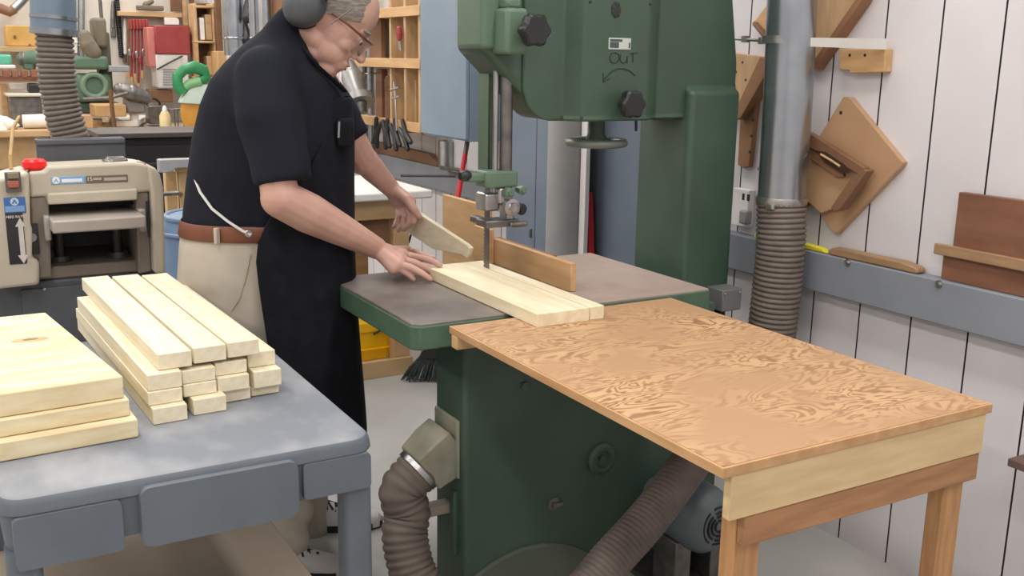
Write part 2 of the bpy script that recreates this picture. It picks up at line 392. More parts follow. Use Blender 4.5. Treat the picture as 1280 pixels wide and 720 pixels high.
# channel guard and round post
GY = 2.72
xg = ay(597.5, 150, GY + 0.07).x; xg2 = ay(622, 150, GY).x
zg0 = ay(610, 214, GY).z
MB().box((xg, GY, zg0 - 0.02), (xg + 0.012, GY + 0.006, 1.6)).box((xg, GY, zg0 - 0.02), (xg + 0.006, GY + 0.07, 1.6)).build('blade_channel', green_l, saw, bevel=0.002)
MB().box((xg + 0.006, GY + 0.06, zg0 - 0.02), (xg + 0.062, GY + 0.07, 1.6)).build('channel_back', green_d, saw, bevel=0.002)  # darker green than the lip: shade inside the channel put into the colour
PYp = 2.66
pc = ay(633, 140, PYp)
MB().cyl((pc.x, PYp, 1.17), (pc.x, PYp, 1.66), 0.019).build('guide_post', steel_d, saw)
MB().cyl((pc.x - 0.03, PYp + 0.012, 1.17), (pc.x - 0.03, PYp + 0.012, 1.66), 0.009, seg=14).build('guide_rod', steel, saw)
# guide clamp and rollers
q0 = ay(590, 227, PYp - 0.03); q1 = ay(648, 227, PYp - 0.03)
zc = q0.z
MB().prism([(q0.x + 0.05, PYp - 0.02), (q0.x + 0.062, PYp - 0.03), (q1.x, PYp - 0.03), (q1.x, PYp + 0.04), (q0.x + 0.05, PYp + 0.05)], 'XY', zc - 0.024, zc + 0.026).boxc((q0.x + 0.03, PYp, zc + 0.008), (0.07, 0.024, 0.026)).build('guide_clamp', green_l, saw, bevel=0.007, seg=3)
MB().lathe([(0.0, -0.018), (0.012, -0.017), (0.017, -0.006), (0.017, 0.006), (0.012, 0.017), (0.0, 0.018)], (q0.x - 0.008, PYp, zc + 0.014), 'X', 20).cyl((q0.x - 0.03, PYp + 0.02, zc + 0.012), (q0.x - 0.2, PYp + 0.03, zc + 0.02), 0.004, seg=8).build('clamp_knob', black_p, saw)
BX, BYY = 1.490, 2.75
z1 = ay(627, 250, PYp).z
gb = MB().boxc((pc.x - 0.01, PYp, z1 + 0.016), (0.05, 0.05, 0.05)).boxc((pc.x - 0.045, PYp + 0.03, z1 - 0.005), (0.05, 0.07, 0.055)).boxc((pc.x + 0.012, PYp + 0.01, z1 - 0.03), (0.028, 0.05, 0.07)).build('guide_block', steel, saw, bevel=0.008, seg=3)
for dx, dy, dz, r in ((-0.012, -0.045, 0.028, 0.016), (0.042, -0.03, 0.03, 0.014), (0.0, -0.04, -0.018, 0.026), (0.05, -0.01, -0.03, 0.018)):
    c_ = Vector((pc.x + dx, PYp + dy, z1 + dz))
    MB().lathe([(0, -0.012), (r * 0.5, -0.013), (r * 0.6, -0.008), (r, -0.006), (r, 0.012), (r * 0.7, 0.03), (0, 0.03)], c_, 'Y', 6 if r < 0.017 else 24).build('guide_roller' if r > 0.017 else 'clamp_bolt', steel if r > 0.02 else (green_l if r < 0.017 else black_p), saw)
z2 = ay(622, 280, PYp).z
MB().boxc((pc.x - 0.02, PYp + 0.01, z2 + 0.004), (0.115, 0.07, 0.022)).boxc((pc.x - 0.05, PYp + 0.05, z2 + 0.004), (0.03, 0.12, 0.02)).cyl((pc.x + 0.0, PYp - 0.03, z2 - 0.0), (pc.x + 0.06, PYp - 0.03, z2 - 0.0), 0.009, seg=12).build('lower_guide', steel_d, saw, bevel=0.004)
# blade: thin band up into the housing, teeth towards the operator
m = MB().box((BX - 0.0012, BYY - 0.016, 0.85), (BX + 0.0012, BYY + 0.014, 1.62))
zz = 0.86
while zz < 1.18:
    m.slab([(BX - 0.001, BYY + 0.013, zz), (BX - 0.001, BYY + 0.021, zz + 0.001), (BX - 0.001, BYY + 0.013, zz + 0.009)], (0.002, 0, 0)); zz += 0.011
m.build('blade', steel_d, saw, smooth=False)
# handwheel under the housing
hw = ay(745, 178, 2.70)
w_ = MB().torus(hw, 0.089, 0.0135, 'Z', 48, 12).build('handwheel', mat('handwheel_grey', (112, 122, 114), (128, 136, 128), rough=0.35, metal=0.3), saw)
m = MB().lathe([(0.0, -0.012), (0.03, -0.012), (0.034, 0.012), (0.026, 0.03), (0.026, zb - hw.z + 0.01)], hw, 'Z', 24)
for k in range(3):
    a_ = k * 2.094 + 0.4; m.tube([hw + Vector((0.02 * math.cos(a_), 0.02 * math.sin(a_), 0.004)), hw + Vector((0.08 * math.cos(a_), 0.08 * math.sin(a_), 0.0))], 0.009, 8)
m.build('wheel_hub', green_d, w_)
p = ay(795, 150, 2.66); MB().cyl((p.x, 2.66, zb), (p.x + 0.002, 2.66, zb - 0.04), 0.005, seg=10).build('stop_pin', black_p, saw)
# emblem boss, plate and marker writing on the cover face
def fc(px, py): return ay(px, py, FC - 0.0006)
p = fc(770, 12)
m = MB()
for k in range(7):
    a_ = k * 0.9; m.ball(p + Vector((0.011 * math.cos(a_), -0.001, 0.016 * math.sin(a_))), (0.007, 0.002, 0.009), u=10, v=6)
m.ball(p, (0.012, 0.003, 0.015), u=12, v=8).build('cast_emblem', mat('emblem_dark', (36, 44, 36), rough=0.6), saw)
for q in ((738, 2), (813, 5)): MB().ball(fc(*q), (0.005, 0.003, 0.005), u=10, v=6).build('screw', black_p, saw)
a = fc(761, 47); b_ = fc(788, 62)
pl = MB().box((a.x, FC - 0.002, b_.z), (b_.x, FC, a.z)).build('rating_plate', mat('plate_silver', (190, 196, 192), rough=0.4), saw)
cxp = (a.x + b_.x) / 2; W_ = b_.x - a.x; H_ = a.z - b_.z
MB().box((a.x + 0.004, FC - 0.003, b_.z + 0.004), (a.x + W_ * 0.45, FC - 0.001, b_.z + H_ * 0.62)).box((a.x + 0.004, FC - 0.003, a.z - 0.011), (a.x + W_ * 0.6, FC - 0.001, a.z - 0.004)).box((b_.x - 0.008, FC - 0.003, b_.z + 0.004), (b_.x - 0.003, FC - 0.001, b_.z + H_ * 0.6)).build('plate_print', mat('plate_dark', (66, 78, 76), rough=0.5), pl)
def pen(pts, name, r=0.0016):
    q = [fc(*p_) for p_ in pts]
    MB().tube(q, r, 6).build(name, ink, saw)
pen([(769, 66), (764, 67), (762, 72), (764, 78), (770, 79), (774, 74), (773, 68), (769, 66)], 'letter_o')
pen([(776, 68), (775, 75), (778, 79), (783, 77), (784, 70), (784, 79)], 'letter_u')
pen([(788, 67), (797, 66)], 'letter_t_bar'); pen([(791, 66), (791, 78)], 'letter_t_stem')
pen([(794, 95), (788, 89), (780, 86), (772, 86), (764, 90), (757, 97), (754, 102)], 'arrow_curve')
pen([(754, 91), (754, 103), (762, 98)], 'arrow_head')
# table
xa, xb, ya, yb = 1.047, 2.05, 2.33, 2.99
slot = 1.497
m = MB()
m.prism([(xa, ya + 0.02), (xa + 0.02, ya), (xb, ya), (xb, yb), (xa, yb)], 'XY', TZ - 0.072, TZ - 0.006)
m.build('table_frame', mat('table_edge_green', (72, 98, 80), (80, 107, 87), rough=0.5, scale=12, bump=0.02), saw, bevel=0.005, seg=3)
for nm, u0, u1, mm in (('table_top', xa + 0.003, slot + 0.12, castiron), ('table_top', slot + 0.122, xb - 0.002, castiron2)):
    MB().prism([(u0 + (0.02 if u0 < 1.2 else 0), ya + 0.003), (u1, ya + 0.003), (u1, yb - 0.003), (u0, yb - 0.003)] + ([(u0, ya + 0.022)] if u0 < 1.2 else []), 'XY', TZ - 0.012, TZ).build(nm, mm, saw, bevel=0.003)
MB().box((1.45, 2.6, 0.8), (1.85, 2.9, 0.86)).build('trunnion', green_d, saw, bevel=0.01)
p = az(409, 347, TZ); MB().cyl((xa - 0.018, yb - 0.02, TZ - 0.02), (xa + 0.01, yb - 0.02, TZ - 0.02), 0.006, seg=12).build('table_pin', steel_d, saw)
# starter box on the column
p = ay(903, 376, 2.5)
sb = MB().box((p.x, 2.5, p.z - 0.04), (p.x + 0.085, FY - 0.048, p.z + 0.035)).build('starter_box', mat('starter_grey', (112, 112, 112), (120, 120, 120), rough=0.45), saw, bevel=0.004)
MB().box((p.x + 0.03, 2.58, p.z - 0.1), (p.x + 0.06, FY, p.z + 0.0)).build('box_bracket', steel_d, sb)
for sx in (0, 1): MB().ball((p.x + 0.01 + sx * 0.065, 2.499, p.z + 0.022), 0.004, u=8, v=6).build('screw', steel, sb)

# ================================================================== board being sawn, fence, push stick
WZ0, WZ1 = TZ + 0.001, TZ + 0.037
m = MB()
x0, x1, y0, y1 = 1.325, 1.538, 2.165, 2.86
kf = 0.0022
m.prism([(x0, y0), (BX - kf, y0), (BX - kf, BYY - 0.018), (BX + kf, BYY - 0.018), (BX + kf, y0 + 0.004), (x1, y0 + 0.004), (x1 - 0.004, y1), (x0, y1)], 'XY', WZ0, WZ1)
wb = m.build('pine_board', mat('pine_sawn', (230, 216, 182), (244, 234, 206), rough=0.6, scale=5, stretch=(8, 1, 8)), bevel=0.0015)
tag(wb, 'thick pale pine board lying flat on the saw table, being cut by the blade', 'board')
fx = 1.628
fe = thing('rip_fence', 'low maple fence board running along the sawn board, right of the blade', 'fence', (fx + 0.01, 2.7, TZ + 0.001))
fz = ay(707, 336, 2.475).z
yN, yF = 2.475, 3.0
MB().box((fx, yN, TZ + 0.001), (fx + 0.02, yF, TZ + 0.088)).build('fence_board', maple, fe, bevel=0.002)
MB().box((fx + 0.021, 2.63, TZ + 0.001), (fx + 0.05, 3.0, TZ + 0.083)).build('backing_board', jigdark, fe, bevel=0.003)
# tall guide board behind the blade
tb = thing('guide_board', 'tall upright maple board standing behind the blade and cut end', 'board', (1.62, 3.06, TZ))
pL, pR = ay(555, 259, 3.20), ay(626, 278, 3.04)
tbm = MB().box((fx + 0.003, 3.004, TZ - 0.07), (fx + 0.021, 3.36, TZ + 0.19)); tbm.build('panel', maple, tb, bevel=0.002)
MB().box((fx - 0.022, 2.95, TZ + 0.001), (fx - 0.001, 3.06, TZ + 0.12)).build('joining_cleat', maple, tb, bevel=0.002)
# push stick
e1 = Vector((1.505, 2.885, 0.985)); e2 = Vector((1.425, 3.13, 1.082)); ex = (e2 - e1).normalized()
nn = Vector((0, 0, 1)).cross(ex).normalized(); upv = ex.cross(nn)
L_ = (e2 - e1).length + 0.09
prof = [(0.0, 0.012), (0.0, -0.026), (0.03, -0.026), (0.05, -0.034), (0.16, -0.075), (L_, -0.085), (L_, 0.004), (0.02, 0.016)]
m = MB().slab([e1 + ex * u + upv * v_ - nn * 0.009 for u, v_ in prof], nn * 0.018)
ps = m.build('push_stick', pine, bevel=0.002); tag(ps, 'tapered wooden push stick held in the left hand against the board end', 'push stick')

# ================================================================== outfeed table
OZ = 0.921
ot = thing('outfeed_table', 'plywood outfeed table with strong wavy grain in front of the saw', 'table', (1.5, 1.75, 0))
X0, X1, Y0, Y1 = 1.128, 1.858, 1.222, 2.283
MB().box((X0 + 0.006, Y0 + 0.006, OZ - 0.019), (X1 - 0.006, Y1 - 0.006, OZ)).build('tabletop', ply, ot)
MB().box((X0, Y0, OZ - 0.0195), (X0 + 0.006, Y1, OZ - 0.0005)).box((X1 - 0.006, Y0, OZ - 0.0195), (X1, Y1, OZ - 0.0005)).box((X0 + 0.006, Y0, OZ - 0.0195), (X1 - 0.006, Y0 + 0.006, OZ - 0.0005)).box((X0 + 0.006, Y1 - 0.006, OZ - 0.0195), (X1 - 0.006, Y1, OZ - 0.0005)).build('edge_lipping', lipping, ot, bevel=0.001)
MB().box((X0 + 0.026, Y0 + 0.004, OZ - 0.107), (X1 - 0.012, Y0 + 0.024, OZ - 0.0195)).build('front_apron', apron_w, ot, bevel=0.002)
MB().box((X0 + 0.068, Y0 + 0.008, OZ - 0.168), (X1 - 0.012, Y0 + 0.028, OZ - 0.1085)).build('rail', fir_rail, ot, bevel=0.003)
MB().box((X1 - 0.032, Y0 + 0.07, OZ - 0.107), (X1 - 0.014, Y1 - 0.06, OZ - 0.02)).build('side_apron', apron_w, ot, bevel=0.002)
for lx in (X0 + 0.066, X1 - 0.085):
    MB().box((lx, Y0 + 0.029, 0), (lx + 0.062, Y0 + 0.068, OZ - 0.108)).build('leg', fir_leg, ot, bevel=0.003)
MB().box((X0, Y1 - 0.045, OZ - 0.055), (X1 - 0.05, Y1 - 0.012, OZ - 0.0195)).build('cleat', maple, ot, bevel=0.003)

# ================================================================== utility cart
CZ = 0.82
ct = thing('utility_cart', 'grey plastic utility cart with scuffed top carrying the lumber', 'cart', (0.4, 2.42, 0))
cx0, cx1, cy0, cy1 = 0.040, 0.757, 1.885, 2.93
def rrect(x0, x1, y0, y1, r, n=6):
    out = []
    for (cx, cy, a0) in ((x1 - r, y1 - r, 0), (x0 + r, y1 - r, PI / 2), (x0 + r, y0 + r, PI), (x1 - r, y0 + r, 1.5 * PI)):
        for k in range(n + 1):
            a_ = a0 + PI / 2 * k / n; out.append((cx + r * math.cos(a_), cy + r * math.sin(a_)))
    return out
def rr(z, g, r): return [Vector((x, y_, z)) for x, y_ in rrect(cx0 - g, cx1 + g, cy0 - g, cy1 + g, r)]
MB().ring_loft([rr(CZ - 0.105, -0.018, 0.05), rr(CZ - 0.032, -0.006, 0.05), rr(CZ - 0.0315, 0.004, 0.05), rr(CZ - 0.016, 0.002, 0.05), rr(CZ - 0.007, -0.001, 0.05), rr(CZ - 0.0035, -0.004, 0.048)]).build('tray_rim', cart_m, ct, angle=0.5)
MB().ring_loft([rr(CZ - 0.006, -0.0035, 0.048), rr(CZ - 0.0035, -0.004, 0.048), rr(CZ - 0.0008, -0.008, 0.045), rr(CZ, -0.014, 0.04)]).build('top_tray', cart_top, ct, angle=0.5)
MB().ring_loft([rr(CZ - 0.116, -0.008, 0.05), rr(CZ - 0.038, -0.002, 0.05), rr(CZ - 0.034, 0.002, 0.05), rr(CZ - 0.0325, 0.002, 0.05)], cap=False).build('skirt', cart_m, ct)
# raised panels on the near side
def panel(xa_, xb_, za, zb_, g=0.02, r=0.02):
    pts = rrect(xa_, xb_, za, zb_, r)
    return MB().ring_loft([[Vector((u, cy0 + 0.01, v)) for u, v in pts], [Vector((u, cy0 - g + 0.006, v)) for u, v in pts], [Vector((u * 0.99 + 0.01 * (xa_ + xb_) / 2, cy0 - g, v * 0.985 + 0.015 * (za + zb_) / 2)) for u, v in pts]])
pa = ay(176, 640, cy0 - 0.02); pb_ = ay(374, 580, cy0 - 0.02)
panel(pa.x, pb_.x, 0.682, 0.804, 0.017).build('handle_panel', cart_m, ct, bevel=0.0)
panel(cx0 + 0.02, pa.x - 0.03, 0.683, 0.786, 0.008, 0.012).build('side_panel', cart_m, ct)
panel(pb_.x + 0.012, cx1 - 0.012, 0.708, 0.787, 0.007, 0.01).build('side_panel', cart_m, ct)
for lx in (cx0 + 0.005, cx1 - 0.065):
    for ly in (cy0 + 0.005, cy1 - 0.075):
        rg = [[Vector((u, v, z)) for u, v in rrect(lx, lx + 0.06, ly, ly + 0.07, 0.015, 3)] for z in (0.16, CZ - 0.11)]
        MB().ring_loft(rg).build('leg', cart_m, ct)
SZ = 0.28
MB().ring_loft([[Vector((x, y_, z)) for x, y_ in rrect(cx0 + g, cx1 - g, cy0 + g, cy1 - g, 0.05)] for z, g in ((SZ - 0.12, 0.012), (SZ, 0.0))]).build('lower_shelf', mat('cart_shelf_dusty', (150, 138, 124), (166, 152, 136), rough=0.8, scale=3), ct, bevel=0.006)
for lx in (cx0 + 0.06, cx1 - 0.06):
    for ly in (cy0 + 0.06, cy1 - 0.06):
        k = MB().lathe([(0, -0.016), (0.05, -0.016), (0.06, -0.01), (0.06, 0.01), (0.05, 0.016), (0, 0.016)], (lx, ly, 0.06), 'X', 24).build('caster_wheel', rubber, ct)
        MB().box((lx - 0.025, ly - 0.02, 0.06), (lx - 0.018, ly + 0.02, 0.17)).box((lx + 0.018, ly - 0.02, 0.06), (lx + 0.025, ly + 0.02, 0.17)).box((lx - 0.025, ly - 0.025, 0.165), (lx + 0.025, ly + 0.025, 0.25)).build('caster_fork', steel_d, k)

# ================================================================== lumber on the cart
# sticks: columns left to right, rows bottom to top; (x, width, z, height, near end y)
far = az(130, 362, CZ + 0.155)
ang = math.atan2(-(0.30 - 0.255), 0.9)
sticks = []
def stick(x, w_, z, h_, yn, ln, skew, label):
    m = MB().box((-w_ / 2, 0, 0), (w_ / 2, ln, h_))
    o = m.build('pine_stick', pine, bevel=0.0015, origin=(0, 0, 0))
    o.location = (x + w_ / 2, yn, z); o.rotation_euler = (0, 0, skew)
    tag(o, label, 'wood stick', 'pale pine sticks stacked on the cart')
Z0 = CZ + 0.001
rows = {0: ('left', 0.354, [(0.000, 0.036, -0.015, 'bottom'), (0.037, 0.030, 0.006, 'third from the top'), (0.068, 0.036, 0.012, 'second from the top'), (0.105, 0.036, 0.035, 'topmost')], [0.004, 0.0, 0.002, 0.03]),
        1: ('second', 0.434, [(0.000, 0.036, 0.005, 'bottom'), (0.037, 0.028, 0.03, 'third from the top'), (0.066, 0.030, 0.035, 'second from the top'), (0.105, 0.036, 0.05, 'topmost')], [0.014, 0.0, 0.0, 0.03]),
        2: ('third', 0.512, [(0.000, 0.030, 0.06, 'bottom'), (0.031, 0.034, 0.045, 'third from the top'), (0.066, 0.030, 0.06, 'second from the top'), (0.105, 0.036, 0.06, 'topmost')], [0.006, 0.0, 0.0, 0.03]),
        3: ('rightmost', 0.596, [(0.000, 0.022, 0.075, 'bottom'), (0.023, 0.040, 0.06, 'middle'), (0.064, 0.036, 0.095, 'topmost')], [0.0, 0.003, 0.0])}
for k, (cn, xx, lst, offs) in rows.items():
    for j, ((dz, h_, dy, rn), ox) in enumerate(zip(lst, offs)):
        w_ = 0.073 if k < 3 else 0.066
        skew = 0.045 if k < 3 else 0.04
        stick(xx + ox, w_, Z0 + dz, h_, 2.175 + dy, 0.9 - 0.03 * ((k + j) % 3), skew, 'pale pine stick on cart, %s in the %s column' % (rn, cn))
# wide boards at the left
def wide(pts, z, th, label, m_=pine_x):
    o = MB().slab([(x, y_, z) for x, y_ in pts], (0, 0, th)).build('pine_plank', m_, bevel=0.003)
    tag(o, label, 'plank', 'wide pale planks at the left of the cart'); return o
r = az(176, 548, CZ + 0.02); 
wide([(-0.30, 2.06), (0.318, 2.10), (0.30, 2.50), (-0.30, 2.50)], Z0, 0.040, 'wide pale plank lying directly on the cart, bottom of the left pile')
wide([(-0.30, 2.085), (0.308, 2.125), (0.285, 2.52), (-0.30, 2.5)], Z0 + 0.041, 0.036, 'middle pale plank in the left pile, under the knotty one')
kn = wide([(-0.30, 2.10), (0.300, 2.135), (0.215, 2.78), (-0.30, 2.78)], Z0 + 0.078, 0.048, 'thick pale plank with a dark knot, top of the left pile')
p = az(38, 425, Z0 + 0.1255)
MB().ring_loft([[p + Vector((r * 1.7 * math.cos(q), r * 0.9 * math.sin(q), h_)) for q in (2 * PI * k / 24 for k in range(24))] for r, h_ in ((0.024, 0.0005), (0.022, 0.0015), (0.004, 0.0018))]).build('knot', mat('knot_brown', (186, 156, 112), (214, 190, 146), rough=0.7, scale=22), kn)
MB().ring_loft([[p + Vector((r * 1.5 * math.cos(q), r * 0.8 * math.sin(q), h_)) for q in (2 * PI * k / 24 for k in range(24))] for r, h_ in ((0.012, 0.0017), (0.01, 0.0024), (0.002, 0.0026))]).build('knot_heart', mat('knot_dark', (128, 100, 72), (164, 134, 98), rough=0.7, scale=30), kn)
# ================================================================== corrugated hoses and ducts
def spline(pts, n=16):
    P = [Vector(p) for p in pts]; P = [P[0] * 2 - P[1]] + P + [P[-1] * 2 - P[-2]]; out = []
    for i in range(1, len(P) - 2):
        for k in range(n):
            t = k / n; a, b, c, d = P[i - 1:i + 3]
            out.append(0.5 * ((2 * b) + (c - a) * t + (2 * a - 5 * b + 4 * c - d) * t * t + (3 * b - a - 3 * c + d) * t ** 3))
    out.append(P[-2]); return out
def hose(pts, r, pitch, name, m, parent=None, rib=0.006, r1=None):
    path = spline(pts, 24); L = [0.0]
    for a, b in zip(path, path[1:]): L.append(L[-1] + (b - a).length)
    step = pitch / 4; n = int(L[-1] / step); pp, rs = [], []; j = 0
    for i in range(n + 1):
        s_ = i * step
        while j < len(L) - 2 and L[j + 1] < s_: j += 1
        t = (s_ - L[j]) / max(1e-9, L[j + 1] - L[j]); pp.append(path[j].lerp(path[j + 1], min(1, t)))
        rr_ = r if r1 is None else r + (r1 - r) * i / n
        rs.append(rr_ + rib * (0.0, 0.75, 1.0, 0.75)[i % 4] - rib * 0.5)
    return MB().tube(pp, rs, 28).build(name, m, parent, angle=1.5)
# hose at the saw's dust port
h1 = hose([pB + (pB - pA).normalized() * -0.01, pB + Vector((-0.055, 0, -0.055)), ay(509, 640, 2.515), ay(506, 668, 2.5), ay(513, 706, 2.47), ay(526, 736, 2.44)], 0.066, 0.022, 'dust_hose', hose_m)
tag(h1, 'ribbed grey brown dust hose bending down from the saw port by the cart leg', 'hose')
MB().tube([pB, pB + Vector((-0.012, 0, -0.009))], 0.0715, 32).build('hose_clamp', steel, h1)
# hose below the outfeed table
a = ay(905, 500, 2.46); p2 = ay(853, 592, 2.10); p3 = ay(812, 646, 2.05); p4 = ay(762, 702, 2.02); p5 = ay(722, 750, 2.0)
p5.z = max(p5.z, 0.07)
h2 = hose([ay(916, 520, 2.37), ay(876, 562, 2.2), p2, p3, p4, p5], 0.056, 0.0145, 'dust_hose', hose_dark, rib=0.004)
tag(h2, 'dark ribbed dust hose slanting down under the plywood table past the motor', 'hose')
# duct on the right wall
DXX = 2.44
d = thing('wall_duct', 'shiny galvanised duct with ribbed hose hanging beside the right wall', 'duct', (DXX, 2.42, 0))
def dx(px, py): return ax(px, py, DXX)
c0, c1, c2 = dx(992, -40), dx(985, 120), dx(977, 250)
sc = (dx(1012, 120) - dx(961, 120)).length / 2 * 0.87
c00 = c0 + (c0 - c2) * 1.6
MB().tube([c00, c0, c1, c2], sc, 32).build('pipe', galv, d)
MB().tube([c2 + Vector((0, 0, 0.012)), c2, c2 - Vector((0, 0, 0.012))], [sc * 1.04, sc * 1.08, sc * 1.04], 32).build('pipe_clamp', steel, d)
MB().boxc(dx(985, 257) + Vector((-sc, 0, 0)), (0.014, 0.03, 0.016)).build('clamp_screw', steel, d, bevel=0.002)
hose([c2 - Vector((0, 0, 0.005)), dx(976, 300), dx(972, 350), dx(966, 405), dx(958, 470), dx(950, 540)], sc * 1.0, 0.0175, 'flexible_hose', hose_m, d, rib=0.008)
# bracket: ring, threaded rod and flat bar
br = thing('duct_bracket', 'metal rod and flat bar bracket holding the duct to the wall', 'bracket', dx(985, 52))
q = dx(985, 50); u0, u1 = dx(918, 48), dx(1048, 54)
MB().tube([q + Vector((0, 0, -0.012)), q + Vector((0, 0, 0.012))], sc * 1.07, 32).build('pipe_ring', steel, br)
MB().tube([u0, dx(958, 51)], 0.006, 10).boxc(dx(932, 49), (0.02, 0.022, 0.022)).boxc(dx(952, 51), (0.02, 0.012, 0.022)).build('rod', steel, br)
f0, f1 = dx(1005, 53), ax(1108, 55, 2.55)
vv = (f1 - f0)
MB().slab([f0 + Vector((0, 0, 0.015)), f1 + Vector((0, 0, 0.016)), f1 - Vector((0, 0, 0.016)), f0 - Vector((0, 0, 0.012))], Vector((0.005, 0.005, 0))).build('flat_bar', mat('bar_alu', (205, 203, 200), rough=0.4, metal=0.3), br)
# wood block carrying the bar
p, q = ax(1050, 60, 2.58), ax(1106, 92, 2.58)
wbk = thing('wall_block', 'small golden wood block screwed to the wall under the flat bar', 'wood block', ((p.x), (p.y + q.y) / 2, q.z))
MB().slab([ax(*t, 2.565) for t in ((1049, 61), (1107, 61), (1105, 90), (1062, 92), (1062, 88), (1049, 87))], (0.034, 0, 0)).build('block', maple, wbk, bevel=0.003)
for t in ((1062, 69), (1081, 69)):
    c = ax(*t, 2.564); MB().cyl(c, c + Vector((0.004, 0, 0)), 0.005, seg=12).build('screw', black_p, wbk)

# ================================================================== jigs hanging on the right wall
def wall_poly(pts, xf, th, name, m, parent, bevel=0.002): return MB().slab([ax(px, py, xf) for px, py in pts], (th, 0, 0)).build(name, m, parent, bevel=bevel)
j = thing('wall_jig', 'diamond shaped board with a slanted wooden handle hanging on the white wall', 'jig', ax(1065, 210, WX))
wall_poly([(1054, 121), (1062, 122), (1128, 203), (1126, 208), (1046, 292), (1040, 289), (1003, 236), (1003, 205)], WX - 0.024, 0.023, 'board', board_m, j)
wall_poly([(1000, 178), (1010, 169), (1079, 214), (1044, 262), (1038, 262), (1026, 267), (1000, 244)], WX - 0.045, 0.02, 'base_block', board_m, j, 0.003)
wall_poly([(1001, 175), (1010, 165), (1081, 210), (1076, 220), (1040, 199), (1010, 184)], WX - 0.07, 0.024, 'top_strip', jigdark, j, 0.003)
wall_poly([(1080, 211), (1083, 214), (1050, 262), (1043, 265), (1038, 260), (1064, 222)], WX - 0.085, 0.039, 'fence', jigdark, j, 0.003)
wall_poly([(1008, 186), (1014, 186), (1052, 212), (1054, 221), (1046, 222), (1008, 196)], WX - 0.058, 0.0125, 'lower_strip', jigedge, j, 0.003)
sl = wall_poly([(1020, 188), (1032, 190), (1056, 206), (1061, 216), (1052, 217), (1030, 203)], WX - 0.0716, 0.003, 'slot', mat('slot_dark', (58, 38, 28), rough=0.9), j, 0.0)
MB().tube([ax(1026, 193, WX - 0.073), ax(1038, 200, WX - 0.076), ax(1050, 208, WX - 0.073)], 0.004, 8).build('pencil_stub', tan, j)
c = ax(1051, 141, WX - 0.0245); MB().cyl(c, c + Vector((0.002, 0, 0)), 0.006, seg=14).build('hanging_hole', black_p, j)
j = thing('wall_jig', 'long diagonal board jig hanging high on the wall behind the duct', 'jig', ax(1000, 50, WX))
wall_poly([(1020, -30), (1085, -30), (1070, 2), (1014, 84), (1008, 80), (962, 78)], WX - 0.03, 0.028, 'diagonal_board', maple_z, j)
wall_poly([(1085, -30), (1090, -26), (1075, 4), (1016, 88), (1012, 83), (1068, 1)], WX - 0.05, 0.049, 'edge_strip', jigedge, j)
wall_poly([(941, 27), (945, 24), (985, -30), (1000, -30), (966, 46), (958, 47)], WX - 0.028, 0.026, 'short_arm', maple, j)
wall_poly([(941, 27), (958, 46), (968, 44), (968, 50), (956, 51), (940, 31)], WX - 0.05, 0.048, 'arm_edge', jigdark, j)
j = thing('wall_jig', 'drilled tan board with a dark slanted edge hanging between saw and duct', 'jig', ax(935, 110, WX))
wall_poly([(880, 62), (956, 71), (922, 140), (880, 160)], WX - 0.03, 0.028, 'board', maple_z, j)
wall_poly([(950, 71), (964, 76), (962, 84), (926, 147), (920, 150), (918, 139)], WX - 0.055, 0.054, 'edge', jigedge, j)
for t in ((919, 76), (928, 78), (920, 90), (932, 100)):
    c = ax(*t, WX - 0.0305); MB().cyl(c, c + Vector((0.002, 0, 0)), 0.005, seg=12).build('hole', black_p, j)
j = thing('wood_strip', 'narrow brown drilled strip hanging on the wall right of the saw column', 'wood strip', ax(935, 170, WX))
wall_poly([(926, 130), (943, 124), (945, 128), (936, 208), (928, 210), (922, 206)], WX - 0.022, 0.0219, 'strip', jigedge, j)
for t in ((941, 150), (939, 170), (937, 190)):
    c = ax(*t, WX - 0.0225); MB().cyl(c, c + Vector((0.002, 0, 0)), 0.006, seg=12).build('hole', black_p, j)
wp = MB().slab([ax(*t, WX - 0.022) for t in ((956, 192), (968, 170), (985, 190), (1010, 255), (1000, 262), (985, 240), (960, 222), (946, 212))], (0.0215, 0, 0)).build('scrap_template', jigdark, bevel=0.002)
tag(wp, 'dark wooden template mostly hidden behind the duct pipe', 'template')
# outlet
p = ax(931, 245, WX)
o = thing('power_outlet', 'white power outlet on the wall between saw column and duct', 'outlet', p)
a, b = ax(924, 234, WX), ax(941, 284, WX)
MB().box((WX - 0.03, b.y, b.z), (WX, a.y, a.z)).build('box', whitep, o, bevel=0.004)
for t in ((929, 246), (935, 247)):
    c = ax(*t, WX - 0.031); MB().box((c.x, c.y - 0.006, c.z - 0.012), (c.x + 0.003, c.y + 0.006, c.z + 0.012)).build('socket', black_p, o)
c = ax(928, 270, WX - 0.05); MB().box((c.x, c.y - 0.02, c.z - 0.03), (c.x + 0.03, c.y + 0.02, c.z + 0.02)).build('plug', greyp, o, bevel=0.006)
